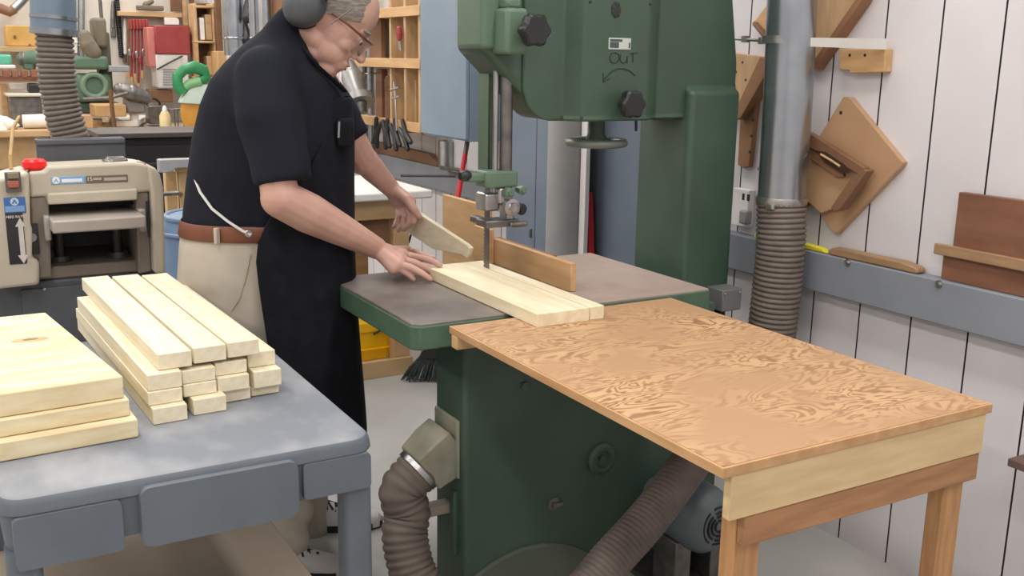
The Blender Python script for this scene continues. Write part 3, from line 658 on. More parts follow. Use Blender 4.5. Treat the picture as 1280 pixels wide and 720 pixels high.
# things lying on the ledge
p0, p1 = az(943, 288, 0.99), az(1033, 303, 0.99)
yx = RX + 0.012
pa, pb2 = ax(943, 288, yx), ax(1034, 305, yx)
o = MB().prism([(pb2.y, 0.986), (pa.y, 0.986), (pa.y, 0.998), (pa.y - 0.04, 1.006), (pb2.y + 0.1, 1.004), (pb2.y + 0.02, 1.0)], 'YZ', yx, yx + 0.026).build('push_block', lemon, bevel=0.004)
tag(o, 'flat yellow plastic strip lying on the grey ledge behind the duct hose', 'plastic strip')
pa, pb2 = ax(1038, 308, RX + 0.008), ax(1147, 330, RX + 0.008)
o = MB().prism([(pb2.y, 0.986), (pa.y, 0.986), (pa.y + 0.01, 0.998), (pa.y - 0.01, 1.012), (pb2.y + 0.06, 1.014), (pb2.y + 0.004, 1.006), (pb2.y - 0.004, 0.995)], 'YZ', RX + 0.006, RX + 0.046).build('wood_strip', walnut, bevel=0.006)
tag(o, 'brown rounded wooden strip lying on the grey ledge below the diamond jig', 'wood strip')
o = thing('mahogany_jig', 'reddish brown board with a wooden cross strip standing on the grey ledge', 'jig', (WX - 0.03, 1.75, 0.986))
yl = ax(1200, 240, 2.57).y; zt_ = ax(1200, 240, 2.57).z
MB().box((2.565, 0.95, 0.987), (2.59, yl, zt_)).build('board', mahog, o, bevel=0.002)
a = ax(1166, 307, RX + 0.0); z0_ = ax(1168, 318, RX).z; z1_ = ax(1168, 306, RX).z
MB().box((RX + 0.005, 0.95, z0_), (2.565, a.y, z1_ + 0.004)).build('cross_strip', walnut, o, bevel=0.003)
MB().box((RX + 0.02, 0.95, 0.987), (2.5645, a.y - 0.025, z0_)).build('lower_board', mahog, o, bevel=0.002)
# bench edge at the right border
a = ax(1258, 572, 2.36)
o = thing('side_shelf', 'dark wooden shelf end at the right border below the ledge', 'shelf', (2.45, 1.3, a.z - 0.04))
MB().box((2.36, 0.9, a.z - 0.022), (2.598, a.y - 0.004, a.z + 0.0)).build('shelf_board', mat('dark_shelf', (96, 76, 68), (110, 88, 78), rough=0.6), o, bevel=0.003)
MB().prism([(2.40, a.z - 0.023), (2.598, a.z - 0.023), (2.598, a.z - 0.2)], 'XZ', 1.1, 1.125).build('bracket', steel_d, o)

# ================================================================== planer
PYY = 3.5
def pp(px, py, dy=0.0): return ay(px, py, PYY + dy)
PL = thing('thickness_planer', 'beige thickness planer on a grey stand with red stop switch', 'planer', (0.3, 3.8, 0))
def front(pts, y0, y1, name, m, parent=PL, bevel=0.006, seg=3):
    return MB().prism([(ay(px, py, PYY).x, ay(px, py, PYY).z) for px, py in pts], 'XZ', y0, y1).build(name, m, parent, bevel=bevel, seg=seg)
zst = pp(100, 352).z
# stand
sx0, sx1 = pp(-14, 390).x, pp(196, 390).x
MB().box((sx0, PYY + 0.02, 0.03), (sx1, PYY + 0.5, pp(60, 352).z)).build('stand', slate, PL, bevel=0.008)
MB().box((sx0 - 0.03, PYY - 0.01, 0), (sx1 + 0.03, PYY + 0.53, 0.03)).build('stand_foot', slate, PL, bevel=0.005)
d_ = MB().box((pp(26, 356).x, PYY + 0.008, 0.2), (pp(182, 350).x, PYY + 0.022, pp(100, 357).z)).build('stand_door', slate, PL, bevel=0.003)
for t in ((56, 362), (154, 353)):
    c = pp(*t); MB().ball((c.x, PYY + 0.006, c.z), 0.006, u=10, v=8).build('screw', steel, d_)
# base casting, side cheeks, hood
bz0, bz1 = pp(60, 352).z, pp(60, 336).z
MB().box((pp(45, 350).x, PYY + 0.03, bz0), (pp(190, 340).x, PYY + 0.48, bz1)).build('base_casting', beige_d, PL, bevel=0.006)
front([(-8, 222), (34, 212), (36, 275), (38, 283), (38, 318), (47, 322), (47, 351), (-8, 357)], PYY - 0.07, PYY + 0.16, 'control_column', beige, bevel=0.014)
front([(36, 246), (60, 244), (64, 345), (47, 347), (47, 322), (38, 318), (38, 262)], PYY - 0.02, PYY + 0.4, 'left_cheek', beige_d)
front([(168, 240), (184, 238), (188, 338), (172, 341)], PYY - 0.02, PYY + 0.4, 'right_cheek', beige_d)
front([(180, 204), (190, 208), (196, 216), (200, 232), (203, 337), (196, 339), (188, 337), (185, 240), (182, 214)], PYY - 0.06, PYY + 0.16, 'right_column', beige, bevel=0.01)
front([(54, 213), (58, 207), (166, 202), (180, 204), (188, 214), (188, 238), (168, 240), (168, 247), (58, 254), (56, 244), (36, 246), (36, 214)], PYY - 0.03, PYY + 0.13, 'hood', beige, bevel=0.012)
front([(57, 240), (169, 234), (169, 248), (58, 254)], PYY - 0.045, PYY + 0.3, 'hood_lip', beige, bevel=0.006)
front([(59, 253), (168, 248), (168, 258), (59, 262)], PYY + 0.04, PYY + 0.3, 'feed_roller_gap', rubber, bevel=0.002)
# bed
tz = pp(110, 262).z
MB().box((pp(58, 262).x, PYY - 0.14, tz - 0.05), (pp(172, 262).x, PYY + 0.5, tz - 0.01)).box((pp(52, 270).x, PYY - 0.06, tz - 0.085), (pp(60, 270).x, PYY + 0.4, tz - 0.005)).box((pp(169, 262).x, PYY - 0.06, tz - 0.075), (pp(178, 262).x, PYY + 0.4, tz)).build('bed', mat('bed_grey', (160, 152, 144), (170, 162, 154), rough=0.4), PL, bevel=0.006)
for px in (77, 150):
    c = pp(px, 335, 0.1)
    s_ = MB().cyl((c.x, PYY + 0.12, bz1 - 0.005), (c.x, PYY + 0.12, tz - 0.05), 0.017, seg=20).build('lift_screw', mat('screw_dark', (66, 62, 60), rough=0.5, metal=0.5), PL)
    MB().lathe([(0.0, 0.014), (0.03, 0.014), (0.036, 0.0), (0.04, -0.004), (0, -0.004)], (c.x, PYY + 0.12, bz1 + 0.004), 'Z', 24).build('screw_collar', steel_d, s_)
MB().box((pp(66, 300).x, PYY + 0.38, bz1), (pp(168, 300).x, PYY + 0.4, tz - 0.06)).build('rear_plate', slate, PL)
# scale on the right cheek
c = pp(184, 268); MB().box((c.x - 0.006, PYY - 0.027, pp(184, 295).z), (c.x + 0.006, PYY - 0.018, pp(184, 250).z)).build('scale_rod', black_p, PL)
# tilted rear table, its knob, chute and switch gear
tz1 = ay(100, 173, PYY + 0.17).z; tz0 = ay(100, 206, PYY + 0.17).z
MB().box((ay(46, 190, PYY + 0.17).x, PYY + 0.17, tz0), (ay(157, 190, PYY + 0.17).x, PYY + 0.195, tz1)).box((ay(46, 190, PYY + 0.17).x, PYY + 0.16, tz1 - 0.02), (ay(157, 190, PYY + 0.17).x, PYY + 0.22, tz1)).build('dust_hood', slate, PL, bevel=0.005)
c = pp(144, 203, 0.05); MB().boxc(c + Vector((0, 0, 0.0)), (0.075, 0.05, 0.028)).ball(c + Vector((-0.02, -0.02, 0)), (0.016, 0.016, 0.014)).boxc(c + Vector((0.0, 0, 0.014)), (0.06, 0.04, 0.012)).build('lock_lever', steel_d, PL, bevel=0.006)
c = pp(174, 205, 0.0); MB().ball(c, (0.022, 0.022, 0.008), u=16, v=8).build('cap', mat('cap_brown', (140, 110, 100), rough=0.5), PL)
c = pp(43, 205, 0.03)
MB().lathe([(0.0, 0.016), (0.028, 0.016), (0.036, 0.008), (0.036, -0.008), (0.03, -0.016), (0, -0.016)], c, 'Z', 32).build('stop_button', bright_red, PL)
MB().cyl(c - Vector((0, 0, 0.05)), c - Vector((0, 0, 0.014)), 0.02).build('button_stem', beige_d, PL)
def face(px0, py0, px1, py1, y, th, name, m, parent=PL, bevel=0.002):
    a, b = ay(px0, py0, y), ay(px1, py1, y)
    return MB().box((a.x, y - th, b.z), (b.x, y, a.z)).build(name, m, parent, bevel=bevel)
CY = PYY - 0.07
sw = face(5, 215, 27, 239, CY, 0.02, 'switch_box', mat('switch_grey', (96, 88, 80), rough=0.5))
face(9, 216, 24, 223, CY - 0.02, 0.008, 'start_button', mat('start_btn', (126, 118, 100), rough=0.5), sw); face(9, 226, 24, 234, CY - 0.02, 0.008, 'off_button', mat('off_btn', (160, 92, 76), rough=0.5), sw)
lb = face(4, 247, 33, 266, CY, 0.003, 'blue_badge', blue_label)
c = ay(18, 252, CY - 0.0035); MB().lathe([(0.0, -0.001), (0.012, -0.001), (0.012, 0.0)], c, 'Y', 24).build('badge_emblem', mat('emblem_pale', (190, 206, 226), rough=0.5), lb)
def tri(c, s_, y, m, parent): return MB().slab([(c.x, y, c.z + s_), (c.x - s_, y, c.z - s_ * 0.8), (c.x - s_ * 0.4, y, c.z - s_ * 0.8), (c.x, y, c.z + s_ * 0.1), (c.x + s_ * 0.4, y, c.z - s_ * 0.8), (c.x + s_, y, c.z - s_ * 0.8)], (0, -0.001, 0)).build('emblem_mark', m, parent, smooth=False)
tri(c, 0.008, c.y - 0.001, blue_label, lb)
a, b = ay(6, 258, CY - 0.003), ay(31, 264, CY - 0.003)
MB().box((a.x, CY - 0.0045, b.z), (b.x, CY - 0.003, a.z)).build('badge_name', mat('badge_text', (120, 156, 204), rough=0.5), lb)
cp = face(6, 266, 34, 329, CY, 0.004, 'feed_plate', mat('plate_black', (36, 36, 40), rough=0.4))
a = ay(19, 271, CY - 0.004); text('FEED RATE', 0.0105, 'feed_text', whitep, cp, a, (1, 0, 0), (0, 0, 1))
aw = [(-0.007, 0.035), (-0.015, 0.035), (0, 0.062), (0.015, 0.035), (0.007, 0.035), (0.007, -0.055), (0.015, -0.055), (0, -0.082), (-0.015, -0.055), (-0.007, -0.055)]
c = ay(27, 297, CY - 0.0045); MB().slab([(c.x + u, c.y, c.z + v_) for u, v_ in aw], (0, -0.001, 0)).build('double_arrow', mat('arrow_pale', (196, 190, 186), rough=0.5), cp, smooth=False)
c = ay(40, 297, PYY - 0.03); kb = MB().cyl(c, c + Vector((0, 0.05, 0)), 0.014).build('feed_shaft', steel, PL)
MB().box((pp(37, 280).x, PYY - 0.03, pp(40, 316).z), (pp(46, 280).x, PYY - 0.015, pp(40, 278).z)).build('gear_plate', mat('plate_black', (0, 0, 0)), PL)
# name plates on the hood
HY = PYY - 0.03
nb = face(63, 221, 107, 229, HY, 0.003, 'name_plate', blue_pale)
c = ay(70, 225.5, HY - 0.003); MB().lathe([(0.0, -0.001), (0.011, -0.001), (0.011, 0.0)], c, 'Y', 24).build('plate_emblem', whitep, nb); tri(c, 0.007, c.y - 0.001, blue_pale, nb)
a, b = ay(77, 224, HY - 0.003), ay(103, 227, HY - 0.003)
MB().box((a.x, HY - 0.004, b.z), (b.x, HY - 0.003, a.z)).build('plate_text', mat('plate_text_white', (222, 230, 238), rough=0.5), nb)
nb2 = face(107, 220, 160, 227, HY, 0.003, 'model_plate', brown_label)
text('15', 0.017, 'plate_number', mat('plate_text_white', (0, 0, 0)), nb2, ay(112, 224, HY - 0.003), (1, 0, 0), (0, 0, 1))
for u0, u1 in ((116, 127), (130, 158)):
    a, b = ay(u0, 222.2, HY - 0.003), ay(u1, 224.8, HY - 0.003)
    MB().box((a.x, HY - 0.004, b.z), (b.x, HY - 0.003, a.z)).build('plate_lettering', mat('plate_letter', (176, 166, 158), rough=0.5), nb2)
MB().tube([ay(14, 212, PYY + 0.1), ay(13, 195, PYY + 0.12), ay(16, 160, PYY + 0.4), ay(24, 146, PYY + 0.6)], 0.006, 8).build('power_cord', mat('cord_tan', (170, 140, 90), rough=0.7), PL)

# dust pipe dropping to the planer
pd = thing('planer_duct', 'wide blue grey duct with ribbed hose dropping to the planer', 'duct', ay(75, 100, 3.95))
DY = 3.92
def py_(px, py): return ay(px, py, DY)
rd = (py_(105, 100) - py_(45, 100)).length / 2 * 0.95
MB().tube([py_(66, -160), py_(66, -40), py_(67, 39)], rd * 0.74 + 0.02, 32).build('pipe', mat('duct_blue_grey', (112, 130, 146), (124, 141, 156), rough=0.4, metal=0.3), pd)
MB().tube([py_(67, 20) , py_(67, 24)], rd * 0.76 + 0.022, 32).build('pipe_seam', galv, pd)
MB().tube([py_(68, 36), py_(68, 44)], rd * 0.8 + 0.022, 32).build('hose_clamp', galv, pd)
hose([py_(68, 40), py_(70, 80), py_(73, 110), py_(78, 138), py_(86, 166), py_(88, 178)], rd * 0.70 + 0.008, 0.0175, 'flexible_hose', hose_m, pd, rib=0.009)
# blue barrel
c = ah(231, 262, 4.4); 
bl = thing('barrel', 'blue plastic barrel standing behind the man and right of the planer', 'barrel', (c.x, c.y, 0))
zt2 = c.z
MB().lathe([(0.0, 0), (0.22, 0.0), (0.235, 0.02), (0.24, zt2 * 0.33), (0.247, zt2 * 0.34), (0.24, zt2 * 0.36), (0.24, zt2 * 0.66), (0.247, zt2 * 0.68), (0.24, zt2 * 0.7), (0.235, zt2 * 0.88), (0.2, zt2 * 0.97), (0.0, zt2 * 0.97)], (c.x + 0.12, c.y, 0), 'Z', 40).build('body', barrel_m, bl)
MB().torus((c.x + 0.12, c.y, zt2 * 0.965), 0.2, 0.014).torus((c.x + 0.12, c.y, zt2 * 0.9), 0.236, 0.01).build('rim', barrel_m, bl)
MB().cyl((c.x + 0.16, c.y - 0.05, zt2 * 0.96), (c.x + 0.16, c.y - 0.05, zt2 + 0.01), 0.03).build('bung', barrel_m, bl)

# ================================================================== blue cabinets, post, broom, bench behind the saw
def cabinet(x0, x1, y0, y1, z0, z1, name, label, m, seams, parent_parts=()):
    o = thing(name, label, 'cabinet', ((x0 + x1) / 2, (y0 + y1) / 2, z0))
    MB().box((x0 + 0.02, y0, z0), (x1, y1, z1)).build('body', m, o, bevel=0.004)
    ys = [y0 + 0.004] + seams + [y1 - 0.004]
    for a, b in zip(ys, ys[1:]):
        dd = MB().box((x0, a + 0.003, z0 + 0.01), (x0 + 0.019, b - 0.003, z1 - 0.01)).build('door', m, o, bevel=0.004)
        MB().boxc((x0 - 0.004, a + 0.03, (z0 + z1) / 2 - 0.05), (0.012, 0.014, 0.04)).build('latch', steel_d, dd, bevel=0.002)
    return o
XW = 2.25
p, q = ax(525, 168, XW), ax(583, 180, XW)
cabinet(XW, WX - 0.002, q.y, p.y, p.z, 2.9, 'wall_cabinet', 'blue grey steel cabinet on the wall left of the band saw', bluegrey, [])
XF = 2.36
p, s1, q = ax(632, 250, XF), ax(669, 250, XF), ax(808, 250, XF)
cabinet(XF, WX - 0.058, q.y, p.y, 0.0, 1.75, 'floor_cabinet', 'tall blue grey steel cabinet standing behind the saw throat', bluegrey2, [ax(733, 250, XF).y, s1.y])
# grey post
p0, p1 = ax(690, 250, 2.27), ax(729, 250, 2.27)
cc = (p0 + p1) / 2; pr = (p1 - p0).length * 0.45 * 0.8
pst = thing('grey_pipe', 'grey beige upright pipe standing before the blue cabinet behind the saw', 'pipe', (cc.x, cc.y, 0))
gpm = mat('pipe_grey', (150, 150, 152), (160, 159, 160), rough=0.5)
MB().cyl((cc.x, cc.y, 0), (cc.x, cc.y, 3.3), pr, seg=32).build('tube', gpm, pst)
MB().cyl((cc.x, cc.y, 0), (cc.x, cc.y, 0.02), pr * 1.5, seg=32).build('flange', gpm, pst)
MB().box((cc.x + 0.0, cc.y - pr - 0.045, 0.0), (cc.x + 0.02, cc.y - pr - 0.005, 2.6)).build('white_strip', whitep, pst, bevel=0.002)
# red dustpan between pipe and cabinet
dpn = thing('dustpan', 'red pointed dustpan propped upright beside the grey pipe', 'dustpan', (2.3, ax(722, 312, 2.3).y, 0.5))
w0, w1, w2 = ax(734, 240, 2.30), ax(712, 318, 2.30), ax(736, 318, 2.30)
kz = w1.z - 0.16
MB().slab([w0, w1, Vector((w1.x, w1.y + 0.02, kz)), Vector((w2.x, w2.y, kz)), w2], (0.03, 0, 0)).build('pan', red, dpn, bevel=0.004)
MB().box((2.3, w2.y, 0.0), (2.33, w2.y + 0.03, kz + 0.02)).build('handle', red, dpn, bevel=0.004)
# broom leaning by the wall
bt, bm_ = ah(592, 132, 4.75), az(524, 478, 0.0)
b0 = az(528, 476, 0.0); b1 = b0 + Vector((0, 0, 0)) 
top = ax(592, 130, 2.42); bot = ah(540, 440, b0.x * CH.x + b0.y * CH.y)
bo = thing('broom', 'broom with red handle and dark bristles leaning behind the saw table', 'broom', b0)
dirv = (top - bot).normalized(); cut = bot + (top - bot) * 0.80
MB().tube([bot, cut], 0.013, 12).build('handle', red, bo)
MB().tube([cut, top], 0.013, 12).build('handle_grip', steel_d, bo)
m = MB()
lat = Vector((0.87, -0.5, 0))
m.ring_loft([[bot + lat * (sx * w_) + Vector((0.5, 0.87, 0)) * (sy * t_) + Vector((0, 0, dz)) for sx, sy in ((-1, -1), (1, -1), (1, 1), (-1, 1))] for w_, t_, dz in ((0.025, 0.02, 0.03), (0.055, 0.025, 0.0), (0.065, 0.025, -0.03))])
m.build('broom_cap', black_p, bo, bevel=0.004)
m = MB(); rnd = random.Random(3)
for i in range(26):
    for k in range(3):
        u = (i / 25 - 0.5); t0 = bot + lat * (u * 0.12) + Vector((0.5, 0.87, 0)) * ((k - 1) * 0.015) + Vector((0, 0, -0.025))
        e = bot + lat * (u * 0.24 - 0.03 + rnd.uniform(-.006, .006)) + Vector((0.5, 0.87, 0)) * ((k - 1) * 0.03); e.z = 0.004 + rnd.uniform(0, 0.012)
        m.tube([t0, t0.lerp(e, 0.5) + lat * u * 0.02, e], 0.0035, 5)
m.build('bristles', bristle, bo)
# white topped bench with drawers and the yellow tub below
TBZ = 0.955; ty = 4.58
tx1 = ay(541, 240, ty).x; tx0 = tx1 - 0.78
wt = thing('work_bench', 'wooden bench with a white top behind the man beside the wall', 'bench', ((tx0 + tx1) / 2, ty + 0.4, 0))
MB().box((tx0, ty - 0.0, TBZ - 0.04), (tx1, ty + 0.75, TBZ)).build('top', paper if False else mat('bench_white', (226, 224, 220), (234, 232, 228), rough=0.5), wt, bevel=0.008)
MB().box((tx0 + 0.05, ty + 0.05, TBZ - 0.14), (tx1 - 0.1, ty + 0.7, TBZ - 0.042)).build('apron', wood_far, wt, bevel=0.004)
for lx in (tx0 + 0.06, tx1 - 0.19):
    for ly in (ty + 0.06, ty + 0.62):
        MB().box((lx, ly, 0), (lx + 0.085, ly + 0.07, TBZ - 0.1)).build('leg', wood_far, wt, bevel=0.003)
dz0 = TBZ - 0.3
m = MB().box((tx0 + 0.15, ty + 0.09, dz0), (tx1 - 0.2, ty + 0.11, TBZ - 0.141)).build('drawer', jigdark, wt, bevel=0.003)
for dxk in (0.30, 0.42):
    c = Vector((tx0 + dxk, ty + 0.086, dz0 + 0.1)); MB().tube([c + Vector((0, 0, .05)), c + Vector((0, -0.03, .045)), c + Vector((0, -0.03, -.045)), c + Vector((0, 0, -.05))], 0.005, 8).build('drawer_handle', steel_d, m)
MB().box((tx0 + 0.05, ty + 0.05, 0.01), (tx1 - 0.1, ty + 0.7, 0.05)).box((tx0 + 0.05, ty + 0.03, 0.0), (tx1 - 0.1, ty + 0.05, 0.09)).build('bottom_shelf', tan, wt, bevel=0.003)
MB().tube([Vector((tx1 - 0.06, ty + 0.1, TBZ - 0.045)), Vector((tx1 - 0.055, ty + 0.1, TBZ - 0.06)), Vector((tx1 - 0.05, ty + 0.1, TBZ - 0.15)), Vector((tx1 - 0.09, ty + 0.1, TBZ - 0.28))], 0.006, 8).build('cable', black_p, wt)
p = ay(470, 440, ty + 0.25)
yx0, yx1 = ay(436, 440, ty + 0.2).x, ay(492, 440, ty + 0.2).x
tb2 = thing('storage_tub', 'yellow plastic tub on the bottom shelf of the white topped bench', 'tub', (p.x, ty + 0.35, 0.051))
zt3 = ay(470, 400, ty + 0.2).z
MB().ring_loft([[Vector((x, y_, z)) for x, y_ in rrect(yx0 + g, yx1 - g, ty + 0.17 + g, ty + 0.55 - g, 0.03)] for z, g in ((0.0515, 0.02), (zt3 - 0.05, 0.004), (zt3 - 0.05, -0.006), (zt3 - 0.005, -0.008), (zt3, -0.002), (zt3, 0.006))]).build('tub_body', yellow, tb2)
MB().box((yx0 + 0.03, ty + 0.160, zt3 - 0.15), (yx1 - 0.03, ty + 0.171, zt3 - 0.14)).build('tub_rib', yellow, tb2, bevel=0.002)
MB().tube([(yx0 + 0.12, ty + 0.155, 0.2), (yx0 + 0.2, ty + 0.15, 0.23), (yx0 + 0.28, ty + 0.155, 0.19)], 0.006, 8).build('tub_handle', black_p, tb2)
# ================================================================== the man
DM = 3.13
Fv, Sv = Vector((0.8666, -0.499, 0)), Vector((-0.499, -0.8666, 0))
def H(px, py, s=0.0): return ah(px, py, DM - s)
man = thing('person', 'man in navy shirt, black apron and ear muffs pushing a board through the saw', 'person', (*H(300, 400).xy, 0))
def ring(py, pl, pr, b, n=40, e=2.3, s0=0.0, dz=0.0):
    a0, a1 = H(pl, py, s0), H(pr, py, s0); c = (a0 + a1) / 2; a = (a1 - a0).length / 2; out = []
    for k in range(n):
        q = 2 * PI * k / n; co, si = math.cos(q), math.sin(q)
        u = math.copysign(abs(co) ** (2 / e), co); v = math.copysign(abs(si) ** (2 / e), si)
        out.append(c + Fv * a * u + Sv * b * v + Vector((0, 0, dz)))
    return out
# ---- body: head, neck, arms, hands and the trunk inside the clothes, one continuous surface
B = MB()
B.limb([H(300, 400), H(310, 300), H(335, 200), H(345, 120), H(372, 62)], [0.1, 0.12, 0.13, 0.13, 0.07])
B.limb([H(345, 110), H(335, 105, 0.18)], [0.09, 0.07]); B.limb([H(350, 110), H(400, 110, -0.18)], [0.09, 0.07])
B.limb([H(372, 78), H(396, 52), H(414, 32)], [0.07, 0.062, 0.06])
B.limb([H(300, 390), H(295, 420, 0.1), H(316, 530, 0.14), H(337, 685, 0.19)], [0.1, 0.085, 0.06, 0.045])
B.limb([H(300, 390), H(335, 420, -0.1), H(372, 540, -0.1), H(385, 668, -0.1)], [0.1, 0.085, 0.06, 0.045])
# right arm (near)
ELB = H(350, 248, 0.29)
WR = az(470, 310, 1.02)
B.limb([H(337, 105, 0.19), H(342, 180, 0.25), ELB], [0.062, 0.056, 0.053])
B.limb([ELB, ELB.lerp(WR, 0.28), ELB.lerp(WR, 0.6), WR], [0.056, 0.06, 0.05, 0.035])
def chain(pts, rs): B.limb(pts, rs, 12)
def hand(wr, mcps, mids, dips, tips, rads, palm=0.017):
    for k in range(4):
        chain([wr, wr.lerp(mcps[k], 0.5), mcps[k]], [0.027, 0.022, palm])
        chain([mcps[k], mids[k], dips[k], tips[k]], [rads[k] * 1.22, rads[k] * 1.08, rads[k], rads[k] * 0.82])
    for k in range(3):
        chain([mcps[k], mcps[k + 1]], [palm, palm]); chain([wr.lerp(mcps[k], .55), wr.lerp(mcps[k + 1], .55)], [0.02, 0.02])
zt_ = TZ + 0.0105
tipP, tipR, tipM, tipI = az(517, 349, zt_), az(538, 349, zt_ + 0.002), az(545, 343, zt_ + 0.006), az(550, 331, WZ1 + 0.009)
mc4 = [az(503, 318, 0.985), az(500, 324, 0.985), az(497, 330, 0.978), az(492, 335, 0.966)]
up_ = Vector((0, 0, 1))
mids, dips, tips = [], [], [tipI, tipM, tipR, tipP]
for k in range(4):
    m_, t_ = mc4[k], tips[k]
    mids.append(m_.lerp(t_, 0.42) + up_ * (0.008 if k else 0.004)); dips.append(m_.lerp(t_, 0.74) + up_ * 0.006)
hand(WR, mc4, mids, dips, tips, [0.0116, 0.012, 0.0116, 0.0104], 0.0215)
th_b = WR.lerp(mc4[0], 0.35) + Vector((0.012, 0.02, -0.008))
chain([th_b, az(510, 312, 0.968), az(527, 318, 0.962), az(540, 323, WZ1 + 0.010)], [0.019, 0.014, 0.0122, 0.0105])
# left arm (far)
WL = ah(489, 236, DM + 0.30)
B.limb([H(395, 110, -0.19), H(438, 175, -0.22), ah(452, 200, DM + 0.25)], [0.062, 0.056, 0.05])
B.limb([ah(445, 188, DM + 0.24), ah(466, 212, DM + 0.27), WL], [0.05, 0.043, 0.031])
HD = 3.40
def hl(px, py, dd=0.0): return ah(px, py, HD + dd)
mL = [hl(513, 250, 0.0), hl(508, 254, 0.022), hl(502, 257, 0.042), hl(497, 258, 0.06)]
piL = [hl(519, 263, -0.035), hl(513, 268, -0.02), hl(506, 271, -0.0), hl(499, 270, 0.02)]
diL = [hl(517, 277, -0.035), hl(511, 282, -0.02), hl(503, 283, 0.0), hl(497, 280, 0.02)]
tiL = [hl(511, 283, -0.02), hl(505, 287, -0.005), hl(498, 288, 0.012), hl(492, 284, 0.03)]
hand(WL, mL, piL, diL, tiL, [0.0108, 0.011, 0.0108, 0.0098], 0.019)
chain([WL.lerp(mL[0], 0.4), hl(509, 249, -0.03), hl(517, 261, -0.045), hl(524, 270, -0.042)], [0.021, 0.0165, 0.0142, 0.0108])
# head
yaw, pit = math.radians(-6), math.radians(43)
f0 = Fv * math.cos(yaw) + (-Sv) * math.sin(-yaw)
hf = (f0 * math.cos(pit) - up_ * math.sin(pit)).normalized()
hu = (f0 * math.sin(pit) + up_ * math.cos(pit)).normalized()
hs = hu.cross(hf).normalized()            # his left (away from the camera)
HO = H(414, 22, 0.02); HS = 1.2
HR = Matrix((hf, hs, hu)).transposed()
def hp(x, y, z): return HO + (hf * x + hs * y + hu * z) * HS
def hb(x, y, z, rx, ry, rz): B.ball(hp(x, y, z), (rx * HS, ry * HS, rz * HS), HR, 24, 16)
hb(-0.005, 0, 0.045, 0.1, 0.077, 0.085); hb(-0.02, 0, 0.01, 0.085, 0.075, 0.085); hb(0.03, 0, 0.0, 0.066, 0.066, 0.085)
hb(0.042, 0, -0.055, 0.058, 0.056, 0.055); hb(0.066, 0, -0.068, 0.042, 0.036, 0.036); hb(0.07, 0, -0.1, 0.033, 0.036, 0.029); hb(0.0, 0.0, -0.062, 0.06, 0.062, 0.04); hb(0.02, 0, -0.088, 0.05, 0.048, 0.03)
hb(0.083, 0, 0.028, 0.016, 0.045, 0.012)
B.limb([hp(0.09, 0, 0.015), hp(0.108, 0, -0.008), hp(0.12, 0, -0.024)], [0.009, 0.012, 0.0145]); hb(0.104, 0.013, -0.03, 0.012, 0.009, 0.009); hb(0.104, -0.013, -0.03, 0.012, 0.009, 0.009)
hb(0.1, 0, -0.058, 0.012, 0.024, 0.007); hb(0.098, 0, -0.071, 0.012, 0.022, 0.007)
for sg in (-1, 1):
    hb(0.062, sg * 0.036, -0.022, 0.026, 0.022, 0.022); hb(0.078, sg * 0.03, 0.008, 0.011, 0.013, 0.01)
    hb(-0.03, sg * 0.074, -0.005, 0.02, 0.01, 0.033)
B.limb([hp(-0.02, 0, -0.05), H(392, 62)], [0.06, 0.062])
body = B.build('body', skin, man, remesh=0.0042, smooth_it=3)
# mouth, eyes, hair
MB().ball(hp(0.110, 0, -0.0585), (0.004, 0.020, 0.0035), HR).ball(hp(0.1085, 0, -0.070), (0.004, 0.018, 0.004), HR).build('lips', skin_l, man)
for sg in (-1, 1):
    e_ = MB().ball(hp(0.0795, sg * 0.031, 0.008), 0.0115, u=16, v=10).build('eye', whitep, man)
    MB().ball(hp(0.0895, sg * 0.031, 0.005), (0.003, 0.0055, 0.0055), HR).build('iris', black_p, e_)
    MB().tube([hp(0.093, sg * 0.014, 0.03), hp(0.094, sg * 0.03, 0.036), hp(0.082, sg * 0.048, 0.032)], [0.004, 0.005, 0.003], 8).build('eyebrow', hair_m, man)
m = MB(); rings = []
for i in range(9):                                   # hair cap from crown down to the nape, short at the temples
    t = i / 8 * 0.62 * PI; r_ = []
    for k in range(32):
        q = 2 * PI * k / 32; fr = math.cos(q)
        tt = t * (1.0 + (0.28 * -min(fr, 0)) - 0.30 * max(fr, 0)) + (0.18 * max(0, fr) if False else 0)
        r_.append(hp(-0.012 + 0.103 * math.sin(tt) * math.cos(q), 0.083 * math.sin(tt) * math.sin(q), 0.036 + 0.1 * math.cos(tt)))
    rings.append(r_)
hr = m.ring_loft(rings, True).build('hair', hair_m, man)
# ear muffs
for sg in (-1, 1):
    c = hp(-0.038, sg * 0.09, 0.0) - Fv * 0.034
    cu = MB()
    prof = [(0.0, 0.052), (0.022, 0.05), (0.04, 0.042), (0.05, 0.028), (0.053, 0.01), (0.052, 0.0)]
    rg = []
    for r, h_ in prof: rg.append([c + (hu * math.cos(q) * r * 1.08 + hf * math.sin(q) * r * 0.95 + hs * sg * (h_ - 0.02)) * HS for q in (2 * PI * k / 32 for k in range(32))])
    mu_ = cu.ring_loft(rg).build('ear_muff', mat('muff_grey', (74, 78, 82), (84, 88, 92), rough=0.5), man)
    rg = []
    for r, h_ in ((0.05, -0.002), (0.056, -0.008), (0.054, -0.02), (0.04, -0.024)): rg.append([c + (hu * math.cos(q) * r * 1.08 + hf * math.sin(q) * r * 0.95 + hs * sg * (h_ - 0.02)) * HS for q in (2 * PI * k / 32 for k in range(32))])
    MB().ring_loft(rg).build('ear_cushion', black_p, mu_)
arc = [hp(-0.03, -0.112 * math.cos(q), 0.02 + 0.128 * math.sin(q)) for q in (PI * k / 20 for k in range(21))]
MB().tube(arc, 0.008, 10).build('headband', black_p, man)
